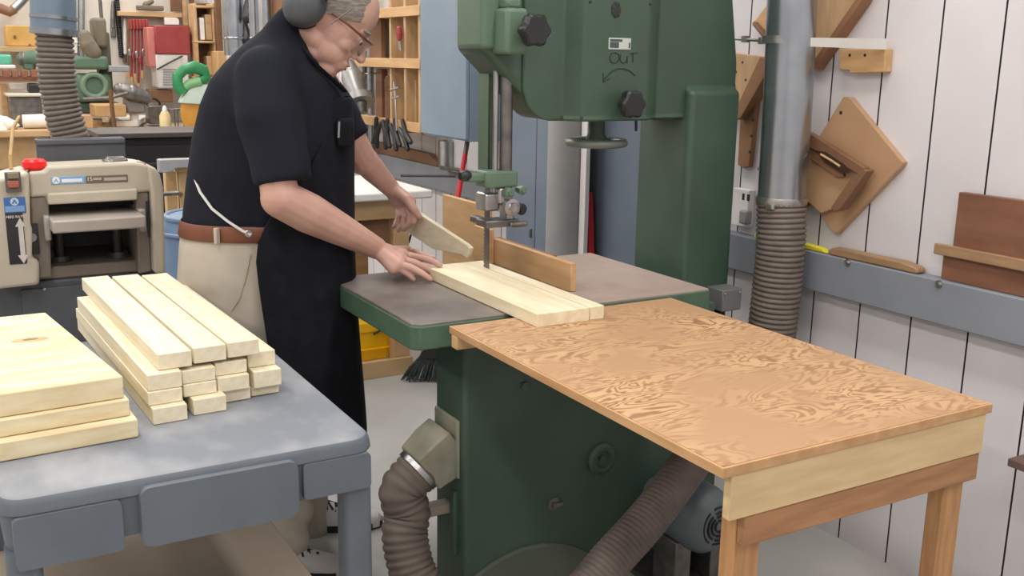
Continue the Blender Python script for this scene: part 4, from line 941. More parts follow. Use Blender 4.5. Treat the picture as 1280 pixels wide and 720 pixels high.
for dxx in (-0.006,):
    MB().tube([hp(0.03, -0.09, 0.055), hp(0.022, -0.098, 0.02), hp(0.016, -0.1, -0.01)], 0.0022, 8).build('band_wire', steel_d, man)
# safety glasses
gl = MB().tube([hp(-0.0, -0.083, 0.012), hp(0.05, -0.080, 0.018), hp(0.09, -0.066, 0.02), hp(0.113, -0.03, 0.022), hp(0.118, 0, 0.022), hp(0.113, 0.03, 0.022), hp(0.09, 0.066, 0.02), hp(0.05, 0.08, 0.018), hp(0.0, 0.083, 0.012)], 0.0036, 8).build('glasses_frame', mat('frame_amber', (96, 54, 28), rough=0.3), man)
rg = []
for z in (0.02, -0.03):
    rg.append([hp(0.118 - 0.0 - (abs(k - 8) / 8) ** 2.4 * 0.03 - (0.004 if z < 0 else 0), (k - 8) / 8 * 0.066, z) for k in range(17)])
MB().ring_loft(rg, False, False).build('lens', glassm, gl)
# ---- clothes
S_ = MB()
S_.ring_loft([ring(296, 234, 395, 0.19), ring(265, 233, 415, 0.198), ring(220, 238, 427, 0.202), ring(170, 245, 434, 0.205), ring(130, 255, 432, 0.21), ring(100, 268, 422, 0.205), ring(80, 284, 406, 0.18), ring(58, 306, 396, 0.15), ring(40, 328, 392, 0.105), ring(24, 340, 390, 0.095), ring(10, 354, 388, 0.08)])
S_.limb([H(334, 98, 0.16), H(338, 150, 0.225), H(348, 195, 0.25)], [0.095, 0.098, 0.086], 20)
S_.tube([H(344, 175, 0.245), H(350, 205, 0.26), H(354, 229, 0.27)], [0.083, 0.086, 0.083], 20)
S_.limb([H(385, 105, -0.17), H(420, 148, -0.215)], [0.09, 0.085], 20)
S_.tube([H(415, 142, -0.215), H(440, 178, -0.22)], [0.08, 0.07], 20)
S_.build('shirt', navy, man, remesh=0.012, smooth_it=4)
P_ = MB()
P_.ring_loft([ring(272, 235, 400, 0.186), ring(300, 229, 398, 0.195), ring(345, 227, 395, 0.21), ring(385, 229, 392, 0.205), ring(415, 236, 390, 0.19)])
P_.limb([H(285, 395, 0.085), H(300, 450, 0.11), H(316, 530, 0.14), H(330, 620, 0.17), H(338, 672, 0.19)], [0.115, 0.112, 0.1, 0.094, 0.092], 20)
P_.limb([H(335, 395, -0.09), H(350, 450, -0.1), H(368, 540, -0.1), H(380, 640, -0.1), H(386, 664, -0.1)], [0.115, 0.108, 0.095, 0.086, 0.08], 20)
for u, v_, sx, r in ((340, 660, 0.13, 0.05), (358, 645, 0.16, 0.055), (322, 680, 0.24, 0.04), (352, 680, 0.2, 0.055), (335, 630, 0.2, 0.035)): P_.limb([H(u - 14, v_ + 4, sx), H(u + 14, v_ - 6, sx)], [r * 0.8, r])
pants = P_.build('trousers', khaki, man, remesh=0.011, smooth_it=3)
# pocket seam and belt loops
MB().tube([H(313, 318, 0.2), H(307, 348, 0.206), H(299, 374, 0.21), H(289, 388, 0.212)], 0.0022, 6).build('pocket_seam', mat('seam_tan', (172, 158, 138), rough=0.9), pants)
MB().ring_loft([ring(290, 228.5, 402, 0.200), ring(287, 228, 402.5, 0.204), ring(274, 230, 403, 0.203), ring(271, 231.5, 403, 0.198)], False).build('belt', leather, man)
p = H(271, 295, 0.212); MB().boxc(p, (0.016, 0.012, 0.048), Matrix.Rotation(0.5, 3, 'Z')).build('belt_loop', khaki, pants, bevel=0.003)
# apron: a sheet wrapped round the front
rows_ = [(118, 408, 437, 0.15), (150, 402, 441, 0.175), (200, 385, 441.5, 0.208), (240, 340, 441, 0.215), (290, 313, 441, 0.217), (330, 318, 442, 0.218), (400, 328, 446, 0.222), (460, 338, 451, 0.23), (505, 345, 455, 0.228), (535, 348, 457, 0.226), (545, 349, 457.5, 0.226)]
A_ = MB(); rg = []
for (py, ps_, pf, bb) in rows_:
    cxp_ = 330 + max(0, py - 300) * 0.09
    c = H(cxp_, py); a = (H(pf, py) - c).length; hb_ = H(ps_, py, bb * 0.95)
    u = max(-0.95, min(0.98, (hb_ - c).dot(Fv) / a)); q0_ = math.acos(u)
    zc_ = c.z
    r_ = []
    for k in range(25):
        q = q0_ + (-1.9 - q0_) * k / 24; wv = 1 + 0.012 * math.sin(q * 9) * min(1, max(0, (py - 260) / 150))
        pt = c + Fv * a * math.copysign(abs(math.cos(q)) ** 0.85, math.cos(q)) * wv + Sv * bb * math.copysign(abs(math.sin(q)) ** 0.85, math.sin(q)) * wv
        pt.z = zc_; r_.append(pt)
    rg.append(r_)
A_.ring_loft(rg, False, False)
ap = A_.build('apron', aprn, man)
md = ap.modifiers.new('t', 'SOLIDIFY'); md.thickness = 0.004; md.offset = 1
ap.modifiers.new('s', 'SUBSURF').levels = 1; ap.modifiers['s'].render_levels = 1
MB().tube([H(431, 114, 0.04), H(416, 100, 0.09), H(396, 82, 0.11), H(376, 62, 0.10)], 0.012, 8, flat=0.3).build('neck_strap', aprn, ap)
p = H(437, 158, 0.06); MB().boxc(H(432, 166, 0.1), (0.05, 0.05, 0.085), Matrix.Rotation(-0.5, 3, 'Z')).build('bib_pocket', aprn, ap, bevel=0.01)
MB().cyl(H(424, 152, 0.165), H(423, 172, 0.165), 0.004).build('pen_clip', steel, ap)
MB().tube([H(243, 222, 0.135), H(250, 240, 0.172), H(265, 261, 0.199), H(285, 277, 0.206), H(302, 288, 0.222), H(314, 294, 0.228)], 0.0042, 8).build('apron_string', cord_w, ap)
MB().torus(H(311, 292, 0.228), 0.008, 0.003, 'Y', 16, 6).build('string_ring', steel, ap)
# shoes
for (heel, toe) in ((H(330, 705, 0.19), H(382, 722, 0.2)), (H(378, 690, -0.1), H(425, 702, -0.12))):
    heel.z = toe.z = 0
    d_ = (toe - heel).normalized(); heel = heel - d_ * 0.03; n_ = Vector((-d_.y, d_.x, 0))
    rg = []
    for t, w_, h_ in ((0, 0.02, 0.05), (0.015, 0.034, 0.085), (0.05, 0.04, 0.105), (0.1, 0.042, 0.105), (0.15, 0.045, 0.085), (0.21, 0.05, 0.066), (0.26, 0.047, 0.055), (0.295, 0.032, 0.045), (0.305, 0.015, 0.03)):
        c = heel + d_ * t; rg.append([c + n_ * w_ * math.cos(q) + up_ * (0.022 + (h_ - 0.022) * max(0, math.sin(q)) ** 0.8) for q in (PI * k / 14 for k in range(15))])
    sh = MB().ring_loft([r + [r[-1] - up_ * 0.015, r[0] - up_ * 0.015] for r in rg]).build('shoe', mat('shoe_white', (206, 202, 204), (214, 211, 212), rough=0.7), man)
    so = MB(); so.ring_loft([[heel + d_ * t + n_ * w_ for t, w_ in ((-0.006, 0.02), (0.02, 0.042), (0.1, 0.044), (0.2, 0.054), (0.26, 0.05), (0.31, 0.018), (0.31, -0.018), (0.26, -0.05), (0.2, -0.054), (0.1, -0.044), (0.02, -0.042), (-0.006, -0.02))], [heel + d_ * t + n_ * w_ + up_ * 0.024 for t, w_ in ((-0.006, 0.02), (0.02, 0.042), (0.1, 0.044), (0.2, 0.054), (0.26, 0.05), (0.31, 0.018), (0.31, -0.018), (0.26, -0.05), (0.2, -0.054), (0.1, -0.044), (0.02, -0.042), (-0.006, -0.02))]])
    so.build('sole', black_p, sh)
    l_ = MB()
    for k in range(4):
        c = heel + d_ * (0.12 + k * 0.028); hh = 0.098 - k * 0.011
        l_.tube([c - n_ * 0.03 + up_ * (hh - 0.018), c + up_ * (hh + 0.003), c + d_ * 0.02 + n_ * 0.03 + up_ * (hh - 0.02)], 0.004, 6)
        l_.tube([c + n_ * 0.03 + up_ * (hh - 0.018), c + up_ * (hh + 0.003), c + d_ * 0.02 - n_ * 0.03 + up_ * (hh - 0.02)], 0.004, 6)
    l_.build('laces', black_p, sh)
# ================================================================== shelf and tools on the right wall, between man and cabinet
SX = 2.42
def sx_(px, py, x=SX): return ax(px, py, x)
sh = thing('wall_shelf', 'wooden wall shelf with three boards between the man and the blue cabinet', 'shelf', sx_(490, 155))
yA, yB = sx_(527, 80).y, sx_(462, 80).y + 0.35
for py in (14, 77, 153):
    z = sx_(490, py).z
    MB().box((SX, yA, z - 0.03), (WX - 0.002, yB, z + 0.012)).build('shelf_board', tan, sh, bevel=0.003)
    MB().box((SX - 0.012, yA, z - 0.035), (SX, yB, z + 0.02)).build('edge_strip', maple, sh, bevel=0.002)
for px in (505, 523, 487):
    yy = sx_(px, 80).y
    MB().box((SX + 0.005, yy - 0.015, sx_(490, 153).z - 0.05), (WX - 0.002, yy + 0.015, sx_(490, -20).z)).build('upright', maple_z, sh, bevel=0.002)
MB().box((WX - 0.02, yA, sx_(490, 153).z), (WX - 0.004, yB, sx_(490, -20).z)).build('back_panel', mat('shelf_back', (196, 193, 186), (206, 203, 196), rough=0.7), sh)
def onshelf(px, py0, py1, w_, d_, name, label, cat, m, x=SX + 0.05, group=None):
    a, b = ax(px, py0, x), ax(px, py1, x)
    return tag(MB().box((x, a.y - w_ / 2, b.z), (x + d_, a.y + w_ / 2, a.z)).prism([(a.y - w_ / 2, a.z - 0.001), (a.y + w_ / 2, a.z - 0.001), (a.y, a.z + 0.02)], 'YZ', x + 0.002, x + d_ - 0.002).build(name, m, bevel=0.004), label, cat, group)
z77, z153 = sx_(490, 77).z + 0.013, sx_(490, 153).z + 0.013
ob = []
for i, (px, top, w_, m, lb, cat) in enumerate([(447, 98, .05, wood_far_d, 'dark upright wood offcut at the left end of the lower shelf', 'offcut'), (473, 86, .05, mahog, 'tall reddish upright offcut on the lower shelf', 'offcut'), (483, 95, .035, wood_far_d, 'thin dark upright offcut on the lower shelf', 'offcut'), (516, 100, .04, maple_z, 'golden upright offcut at the right of the lower shelf', 'offcut')]):
    a = ax(px, top, SX + 0.06)
    tag(MB().box((SX + 0.06, a.y - w_, z153), (SX + 0.1, a.y + w_, a.z - 0.02)).prism([(a.y - w_, a.z - 0.021), (a.y + w_, a.z - 0.021), (a.y + w_ * 0.4, a.z), (a.y - w_, a.z)], 'YZ', SX + 0.06, SX + 0.1).build('wood_offcut', m, bevel=0.003), lb, cat, 'wood offcuts on the wall shelf')
for i, (px, top, w_, m, lb) in enumerate([(468, 20, .1, wood_far_d, 'dark wooden board standing behind the head on the upper shelf'), (491, 30, .03, paper, 'pale upright slat standing on the upper shelf')]):
    a = ax(px, top, SX + 0.06)
    tag(MB().box((SX + 0.06, a.y - w_, z77), (SX + 0.09, a.y + w_, a.z - 0.02)).prism([(a.y - w_, a.z - 0.021), (a.y + w_, a.z - 0.021), (a.y + w_ * .6, a.z), (a.y - w_ * .6, a.z)], 'YZ', SX + 0.06, SX + 0.09).build('wood_offcut', m, bevel=0.003), lb, 'offcut', 'wood offcuts on the wall shelf')
# chisel hanging in front of the upper shelf
c = sx_(499, 36, SX - 0.02); e = sx_(500, 64, SX - 0.02)
chs = thing('chisel', 'chisel with red handle hanging before the upper wall shelf', 'chisel', e)
mid = c.lerp(e, 0.45)
MB().limb([c, c.lerp(mid, .5), mid], [0.016, 0.02, 0.014], 12).build('handle', red_far, chs)
MB().slab([mid + Vector((0, .012, 0)), mid + Vector((0, -.012, 0)), e + Vector((0, -.016, 0)), e + Vector((0, .016, .01))], (0.006, 0, 0)).cyl(mid + Vector((0.003, 0, 0.01)), mid - Vector((-0.003, 0, 0.03)), 0.01, seg=12).build('blade', steel, chs)
# machine fitting: silver motor head
c = ax(444, 110, 2.3)
mh = thing('router_motor', 'silver metal motor hanging beside the man\'s chest', 'motor', c - Vector((0, 0, 0.1)))
u0, u1, u2, u3 = ax(436, 82, 2.3), ax(448, 122, 2.3), ax(450, 130, 2.3), ax(452, 141, 2.3)
alu = mat('cast_alu', (140, 140, 138), (160, 159, 156), rough=0.4, metal=0.6)
MB().limb([u0, u0.lerp(u1, .4), u1], [0.045, 0.07, 0.06], 16).build('housing', alu, mh)
MB().cyl(u1 - Vector((0, 0, 0)), u2, 0.095, seg=24).build('flange', alu, mh)
MB().cyl(u2, u3, 0.045, 0.03, seg=16).build('collet', steel_d, mh)
for k, px in enumerate((454, 463)):
    a, b = ax(px, 78, 2.5), ax(px - 1, 186, 2.5)
    o = MB().cyl(Vector((2.5, a.y, 0.99)), Vector((2.5, a.y, 2.3)), 0.03 if k == 0 else 0.022, seg=20).torus((2.5, a.y, 1.5), 0.032, 0.006).build('steel_pipe', galv)
    tag(o, ['wider grey upright pipe beside the silver motor', 'thinner grey upright pipe nearest the wall shelf'][k], 'pipe', 'upright pipes left of the wall shelf')
# clamps hanging below the shelf
for k, (px, py, tilt) in enumerate(((472, 157, -0.4), (482, 157, 0.2), (492, 159, 0.5), (503, 161, 0.8))):
    c = ax(px, py, SX - 0.024); d = Vector((0, -math.sin(tilt), -math.cos(tilt))); n_ = Vector((0, math.cos(tilt), -math.sin(tilt)))
    t = thing('spring_clamp', ['leftmost black spring clamp hanging below the wall shelf', 'second black spring clamp from the left below the wall shelf', 'third black spring clamp hanging below the wall shelf', 'rightmost black spring clamp hanging below the wall shelf'][k], 'clamp', c, 'black clamps under the wall shelf')
    for sg in (-1, 1): MB().limb([c + n_ * sg * 0.035 + Vector((0, 0, 0)) - d * 0.03, c + n_ * sg * 0.012 + d * 0.05, c + n_ * sg * 0.03 + d * 0.13], [0.013, 0.016, 0.014], 10).build('jaw', black_p, t)
    MB().torus(c + d * 0.045, 0.016, 0.005, 'X', 16, 6).build('spring', steel, t)
c = ax(494, 120, SX - 0.03)
t = thing('wire_clamp', 'small silver bar clamp hanging on the lower wall shelf', 'clamp', c)
MB().tube([c + Vector((0, .02, .08)), c + Vector((0, 0, -.02)), c + Vector((0, -.02, -.2))], 0.006, 8).build('bar', steel, t)
MB().tube([c + Vector((0, .07, .03)), c + Vector((0, -.06, .05))], 0.008, 8).tube([c + Vector((0, .05, -.02)), c + Vector((0, -.07, 0.0))], 0.007, 8).build('jaw', steel, t)
# cup and brown boards on the ledge
c = ax(558, 204, RX + 0.03); c.z = 0.986
zt4 = ax(558, 176, RX + 0.03).z
cu = thing('metal_cup', 'shiny metal cup standing on the grey ledge below the blue cabinet', 'cup', c)
MB().lathe([(0.0, 0.0), (0.048, 0.0), (0.05, zt4 - 0.986), (0.046, zt4 - 0.986), (0.044, 0.006), (0.0, 0.006)], c, 'Z', 28).build('body', steel, cu)
a, b = ax(505, 186, RX + 0.01), ax(546, 203, RX + 0.01)
bb = tag(MB().prism([(b.y, 0.986), (a.y + 0.6, 0.986), (a.y + 0.6, 1.06), (b.y + 0.12, 1.05), (b.y, 1.01)], 'YZ', RX + 0.012, RX + 0.05).build('ledge_board', jigdark, bevel=0.003), 'brown board with cut end lying on the grey ledge behind the left arm', 'board')
a = ax(580, 208, RX); 
tr = thing('small_tray', 'thin dark metal tray on the ledge by the broom handle', 'tray', (RX, a.y, 0.986))
MB().box((RX - 0.05, a.y - 0.1, 0.987), (RX + 0.05, a.y + 0.2, 0.997)).box((RX - 0.05, a.y - 0.1, 0.997), (RX - 0.044, a.y + 0.2, 1.01)).build('pan', steel_d, tr, bevel=0.002)

# ================================================================== far end of the workshop
def fb(px0, py0, px1, py1, Y, th):
    a, b, c = ay(px0, (py0 + py1) / 2, Y), ay(px1, (py0 + py1) / 2, Y), None
    m_ = (px0 + px1) / 2
    return (a.x, Y, ay(m_, py1, Y).z), (b.x, Y + th, ay(m_, py0, Y).z)
def fbox(px0, py0, px1, py1, Y, th, name, m, parent=None, bevel=0.008, label=None, cat=None, group=None):
    lo, hi = fb(px0, py0, px1, py1, Y, th)
    o = MB().box(lo, hi).build(name, m, parent, bevel=bevel)
    if label: tag(o, label, cat, group)
    return o
# benches
FB = thing('far_bench', 'long wooden workbench against the back wall at the far left', 'bench', (0.6, 10.2, 0))
MB().box((-1.2, 9.6, 0.89), (1.62, 10.95, 0.95)).build('top', wood_far, FB, bevel=0.01)
MB().box((-1.15, 9.7, 0.62), (0.95, 9.74, 0.888)).build('front_panel', mat('bench_front', (170, 138, 96), (184, 152, 110), rough=0.7), FB)
for x in (-1.1, 0.1, 0.9, 1.5): MB().box((x, 9.68, 0), (x + 0.1, 9.8, 0.89)).build('leg', wood_far_d, FB)
RB = thing('side_bench', 'long bench along the right wall carrying the green mitre saw', 'bench', (2.2, 9.0, 0))
MB().box((1.80, 7.6, 0.86), (WX - 0.058, 10.95, 0.93)).build('top', mat('bench_top_grey', (176, 160, 140), (190, 174, 154), rough=0.6), RB, bevel=0.01)
for yk in (7.7, 8.8, 9.9): MB().box((1.84, yk, 0), (1.94, yk + 0.1, 0.86)).build('leg', wood_far_d, RB)
MB().box((1.86, 7.8, 0.3), (2.5, 10.8, 0.34)).build('shelf', wood_far, RB)
# dark cabinet behind the planer
lo, hi = fb(132, 172, 236, 330, 6.4, 0.5)
dc = thing('tool_cabinet', 'black tool cabinet standing behind the planer and the man', 'cabinet', ((lo[0] + hi[0]) / 2, 6.6, 0))
MB().box((lo[0], 6.4, 0.05), (hi[0] + 0.25, 6.9, hi[2])).build('body', dust_m, dc, bevel=0.01)
MB().box((lo[0] - 0.02, 6.37, hi[2]), (hi[0] + 0.27, 6.92, hi[2] + 0.03)).build('top', mat('dark_top', (66, 58, 54), rough=0.5), dc, bevel=0.005)
for k in range(4): 
    zk = 0.12 + k * (hi[2] - 0.15) / 4
    dw = MB().box((lo[0] + 0.03, 6.385, zk), (hi[0] + 0.22, 6.4, zk + (hi[2] - 0.15) / 4 - 0.02)).build('drawer', dust_m, dc, bevel=0.004)
    MB().box((lo[0] + 0.2, 6.37, zk + 0.1), (hi[0], 6.385, zk + 0.12)).build('pull', black_p, dw, bevel=0.004)
# small wooden stand with a grey channel arm
lo, hi = fb(226, 214, 262, 330, 5.3, 0.4)
ws = thing('saw_stand', 'wooden stand with pale grey channel arm behind the man\'s back', 'stand', ((lo[0] + hi[0]) / 2, 5.5, 0))
MB().box((lo[0], 5.3, 0.0), (lo[0] + 0.06, 5.36, hi[2])).box((hi[0], 5.3, 0.0), (hi[0] + 0.06, 5.36, hi[2])).box((lo[0], 5.64, 0.0), (lo[0] + 0.06, 5.7, hi[2])).box((hi[0], 5.64, 0), (hi[0] + 0.06, 5.7, hi[2])).build('frame', tan, ws, bevel=0.004)
MB().box((lo[0] - 0.02, 5.28, hi[2]), (hi[0] + 0.1, 5.72, hi[2] + 0.03)).box((lo[0], 5.3, hi[2] - 0.3), (hi[0] + 0.06, 5.33, hi[2])).build('top', tan, ws, bevel=0.004)
a0, a1 = ay(197, 200, 5.25), ay(250, 200, 5.25); zz0, zz1 = ay(205, 215, 5.25).z, ay(205, 199, 5.25).z
MB().prism([(a0.x, zz1), (a1.x, zz1), (a1.x, zz0 + 0.02), (a0.x + 0.08, zz0 + 0.02), (a0.x + 0.06, zz0), (a0.x, zz0)], 'XZ', 5.22, 5.28).build('channel_arm', greyp, ws, bevel=0.004)
MB().tube([ay(194, 243, 5.2), ay(222, 241, 5.2), ay(226, 243, 5.3)], 0.012, 10).build('crank_rod', steel_d, ws)
# green radial arm saw on the back bench
ra = thing('radial_arm_saw', 'old green radial arm saw with grey column on the far bench', 'radial arm saw', ay(120, 142, 10.2))
Yr = 10.2
fbox(116, 22, 134, 60, Yr, 0.2, 'column_head', taupe, ra, 0.03); fbox(124, 40, 140, 128, Yr + 0.06, 0.2, 'column', mat('far_taupe_dark', (84, 80, 68), (96, 92, 80), rough=0.6), ra, 0.02)
MB().tube([ay(127, 24, Yr + 0.1), ay(125, 0, Yr + 0.1), ay(123, -18, Yr + 0.1)], 0.016, 8).build('power_cable', steel_d, ra)
lo, hi = fb(92, 70, 136, 87, Yr - 0.1, 0.25); MB().box(lo, hi).build('arm', mgreen, ra, bevel=0.03)
lo, hi = fb(96, 92, 140, 128, Yr - 0.05, 0.3); bd = MB().box(lo, hi).build('body', mgreen, ra, bevel=0.04)
MB().torus(ay(118, 107, Yr - 0.07), 0.1, 0.025, 'Y', 24, 8).build('yoke', mat('yoke_green', (112, 138, 116), rough=0.5), bd)
MB().limb([ay(106, 44, Yr - 0.05), ay(110, 56, Yr - 0.05), ay(117, 66, Yr - 0.05)], [0.05, 0.075, 0.07], 12).build('motor', taupe, ra)
fbox(100, 128, 150, 142, Yr, 0.3, 'saw_base', mat('saw_base_dark', (70, 84, 74), rough=0.6), ra, 0.02)
fbox(136, 82, 162, 90, Yr - 0.1, 0.14, 'side_table', greyp, ra, 0.01)
# bar clamps and bits hanging on the back wall
Yw = 10.9
rail = fbox(148, 15, 228, 21, Yw - 0.04, 0.14, 'tool_rail', tan, None, 0.006, 'pale wooden rail on the back wall holding red clamps', 'rail')
cl_lab = ['leftmost', 'second', 'third', 'fourth', 'fifth', 'rightmost']
for k, (px, bot_) in enumerate(((161, 88), (165, 96), (169, 92), (173, 104), (177, 88), (181, 60))):
    a, b = ay(px, 24, Yw - 0.06), ay(px - 1 + k * .4, bot_, Yw - 0.06)
    t = thing('bar_clamp', '%s bar clamp with red parts hanging on the back wall left of the red box' % cl_lab[k], 'clamp', b, 'red bar clamps on the back wall')
    MB().tube([a, b], 0.012, 6).build('bar', wood_far_d if k in (0, 5) else red_far, t)
    MB().boxc(a + Vector((0.01, -0.02, -0.05)), (0.03, 0.05, 0.1)).build('head', red_far, t, bevel=0.008)
    MB().boxc(a.lerp(b, 0.65) + Vector((0.01, -0.02, 0)), (0.03, 0.04, 0.07)).build('slide', red_far if k % 2 else steel, t, bevel=0.008)
    MB().cyl(b, b + Vector((0, 0, -0.08)), 0.018, seg=10).build('grip', wood_far, t)
m = MB(); a, b = ay(146, 0, 10.97), ay(152, 70, 10.97)
for k in range(26):
    c = a.lerp(b, k / 25); m.ball(c, (0.028, 0.028, 0.018), u=8, v=6)
m.cyl(a, b, 0.012, seg=8)
tag(m.build('auger_bit', black_p), 'long dark twisted auger hanging on the back wall', 'auger')
for k, (px, m_) in enumerate(((138, white_paint), (156, wood_far), (200, paper))): pass
o = thing('hand_plane', 'old grey wooden plane sitting on the wall rail above the red box', 'plane', ay(190, 13, Yw - 0.05))
fbox(172, 7, 205, 13, Yw - 0.06, 0.1, 'stock', taupe, o, 0.01)
MB().limb([ay(182, 6, Yw), ay(190, 2, Yw)], [0.03, 0.02], 8).build('tote', taupe, o)
# red and white box unit
Yb = 10.5
bx = thing('air_cleaner', 'boxy red and white appliance hanging before the back wall', 'air cleaner', ay(215, 110, Yb))
fbox(194, 32, 238, 68, Yb, 0.3, 'red_hood', red_far, bx, 0.012)
wbx = fbox(196, 68, 236, 110, Yb + 0.01, 0.28, 'white_body', mat('far_white', (218, 214, 210), rough=0.5), bx, 0.012)
for k in range(7): fbox(204, 86 + k * 3.2, 228, 87.4 + k * 3.2, Yb, 0.012, 'louvre', greyp, wbx, 0.0)
fbox(185, 34, 195, 84, Yb + 0.04, 0.2, 'side_panel', mat('far_pinkish', (196, 120, 112), rough=0.6), bx, 0.01)
MB().tube([ay(196, 87, Yb - 0.02), ay(212, 78, Yb - 0.03), ay(228, 70, Yb - 0.02)], 0.01, 6).build('cord', black_p, bx)
fbox(188, 112, 216, 128, Yb + 0.05, 0.25, 'bracket_shelf', wood_far_d, bx, 0.008)
# cubby shelf, brown panel and pipes at the corner
Yc = 10.4
cb = thing('cubby_shelf', 'narrow wooden cubby shelf with two compartments near the far corner', 'shelf', ay(258, 95, Yc))
fbox(244, 4, 248, 98, Yc, 0.25, 'side', wood_far, cb); fbox(267, 4, 270, 98, Yc, 0.25, 'side', wood_far, cb)
for py in (7, 51, 96): fbox(244, py, 270, py + 3, Yc - 0.01, 0.27, 'shelf_board', tan, cb)
fbox(246, 4, 269, 98, Yc + 0.24, 0.02, 'back', wood_far_d, cb)
for k, (x0, y0, x1, y1, m_) in enumerate(((250, 22, 256, 50, paper), (257, 18, 265, 50, wood_far), (259, 70, 265, 94, tan))):
    fbox(x0, y0, x1, y1, Yc + 0.03, 0.16, 'paper_box', m_, None, 0.006, ['slim white box in the upper cubby', 'tan box filling the upper cubby on the right', 'tan box in the lower cubby'][k], 'box', 'boxes in the cubby shelf')
fbox(270, -25, 284, 65, Yc - 0.1, 0.05, 'plywood_sheet', wood_far_d, None, 0.006, 'tall dark brown panel between cubby shelf and silver pipes', 'panel')
fbox(272, 64, 292, 100, Yc - 0.2, 0.4, 'brown_carton', card, None, 0.01, 'brown carton below the dark panel behind the man\'s back', 'carton')
for k, (px, r_, x_) in enumerate(((287, 0.055, 2.44), (295, 0.075, 2.42), (318, 0.04, 2.48), (334, 0.035, 2.5))):
    c = ax(px, 40, x_)
    o = MB().cyl((c.x, c.y, 0.99 if k > 1 else 1.6), (c.x, c.y, 3.3), r_, seg=20).torus((c.x, c.y, 1.75), r_ * 1.02, r_ * .16, seg=20).build('steel_pipe', galv)
    tag(o, ['narrow silver pipe at the left of the far corner pipes', 'wide silver pipe beside the brown panel above the man\'s back', 'thin grey pipe behind the shoulder, left of two', 'thin grey pipe behind the shoulder, right of two'][k], 'pipe', 'upright pipes at the far corner')
for k, (px, py) in enumerate(((309, 10), (307, 38))):
    c = ax(px, py, 2.5)
    t = thing('hanging_tool', ['upper dark hanging tool between the grey pipes', 'lower dark hanging tool between the grey pipes'][k], 'tool', c, 'dark tools hanging between pipes')
    MB().limb([c + Vector((0, 0, .09)), c, c - Vector((0, 0.02, .08))], [0.012, 0.035, 0.05], 10).build('head', black_p, t)
    MB().torus(c + Vector((0, 0, .1)), 0.03, 0.008, 'X', 16, 6).build('hook_ring', steel_d, t)
bk = tag(MB().box((2.55, ax(345, 20, 2.56).y - 0.35, 1.2), (2.5995, ax(345, 20, 2.56).y + 0.15, 3.0)).prism([(ax(345, 20, 2.56).y - 0.35, 1.19), (ax(345, 20, 2.56).y + 0.15, 1.19), (ax(345, 20, 2.56).y, 1.12)], 'YZ', 2.55, 2.5995).build('plywood_sheet', wood_far_d, bevel=0.004), 'dark brown panel on the wall behind the man\'s shoulder', 'panel')
# green mitre saw
Ym = 9.0
ms = thing('mitre_saw', 'bright green mitre saw with yellow blade guard on the side bench', 'mitre saw', ay(245, 160, Ym))
def mv(px, py, dy=0.0): return ay(px, py, Ym + dy)
m = MB(); m.tube([mv(229, 116), mv(222, 106), mv(222, 95), mv(230, 87), mv(243, 84), mv(254, 88), mv(258, 97), mv(248, 102)], [0.05, 0.045, 0.045, 0.045, 0.055, 0.055, 0.05, 0.04], 14)
m.build('handle', brightgreen, ms)
MB().tube([mv(228, 112), mv(236, 106), mv(250, 102)], [0.03, 0.045, 0.05], 12).build('handle_base', mat('pale_green', (120, 168, 120), rough=0.5), ms)
c = mv(258, 140)
arcp = [(c.x + 0.235 * math.cos(q), c.z + 0.235 * math.sin(q)) for q in (0.2 + 2.6 * k / 16 for k in range(17))]
MB().prism(arcp, 'XZ', Ym - 0.03, Ym + 0.08).build('upper_guard', mat('guard_pale', (196, 216, 206), (206, 224, 214), rough=0.4), ms, bevel=0.008)
MB().lathe([(0.0, -0.004), (0.23, -0.004), (0.24, 0.0), (0.23, 0.004), (0, 0.004)], c + Vector((0.02, 0.0, 0.0)), 'Y', 40).build('blade_guard', orange_d, ms)
zb_ = 0.932
MB().lathe([(0.0, 0.0), (0.2, 0.0), (0.2, 0.04), (0.0, 0.045)], (c.x, Ym + 0.1, zb_), 'Z', 32).box((c.x - 0.3, Ym + 0.05, zb_), (c.x + 0.3, Ym + 0.2, zb_ + 0.05)).box((c.x - 0.04, Ym + 0.2, zb_), (c.x + 0.04, Ym + 0.28, c.z + 0.05)).build('base', steel_d, ms, bevel=0.006)
# glue bottle and box, papers on the benches
c = ay(207, 158, 9.2); c.z = 0.931
gt = ay(207, 132, 9.2).z - 0.931
gbt = thing('glue_bottle', 'cream coloured glue bottle standing on the side bench', 'bottle', c)
MB().lathe([(0, 0), (0.045, 0.0), (0.048, 0.01), (0.048, gt * 0.62), (0.03, gt * 0.78), (0.018, gt * 0.8), (0, gt * 0.8)], c, 'Z', 20).build('body', mat('glue_cream', (226, 206, 156), rough=0.5), gbt)
MB().lathe([(0.0, gt * 0.8), (0.022, gt * 0.8), (0.02, gt * 0.9), (0.008, gt), (0, gt)], c, 'Z', 16).build('cap', whitep, gbt)
def flat(px0, py0, px1, py1, z, th, name, m, label, cat, group=None, skew=0):
    a, b, c_, d = az(px0, py1, z), az(px1 + skew, py1, z), az(px1, py0, z), az(px0 + skew, py0, z)
    return tag(MB().slab([a, b, c_, d], (0, 0, th)).build(name, m, bevel=0.003), label, cat, group)
fbox(119, 131, 158, 146, 9.75, 0.35, 'carton', card, None, 0.008, 'low tan carton on the far bench right of the ribbed hose', 'carton')
flat(146, 150, 186, 158, 0.951, 0.05, 'drawing_sheet', paper, 'white slanting board lying on the far bench beside the carton', 'board', skew=-14)
flat(96, 152, 128, 156, 0.951, 0.04, 'wood_strip', wood_far, 'thin brown strip lying on the far bench front edge', 'wood strip')
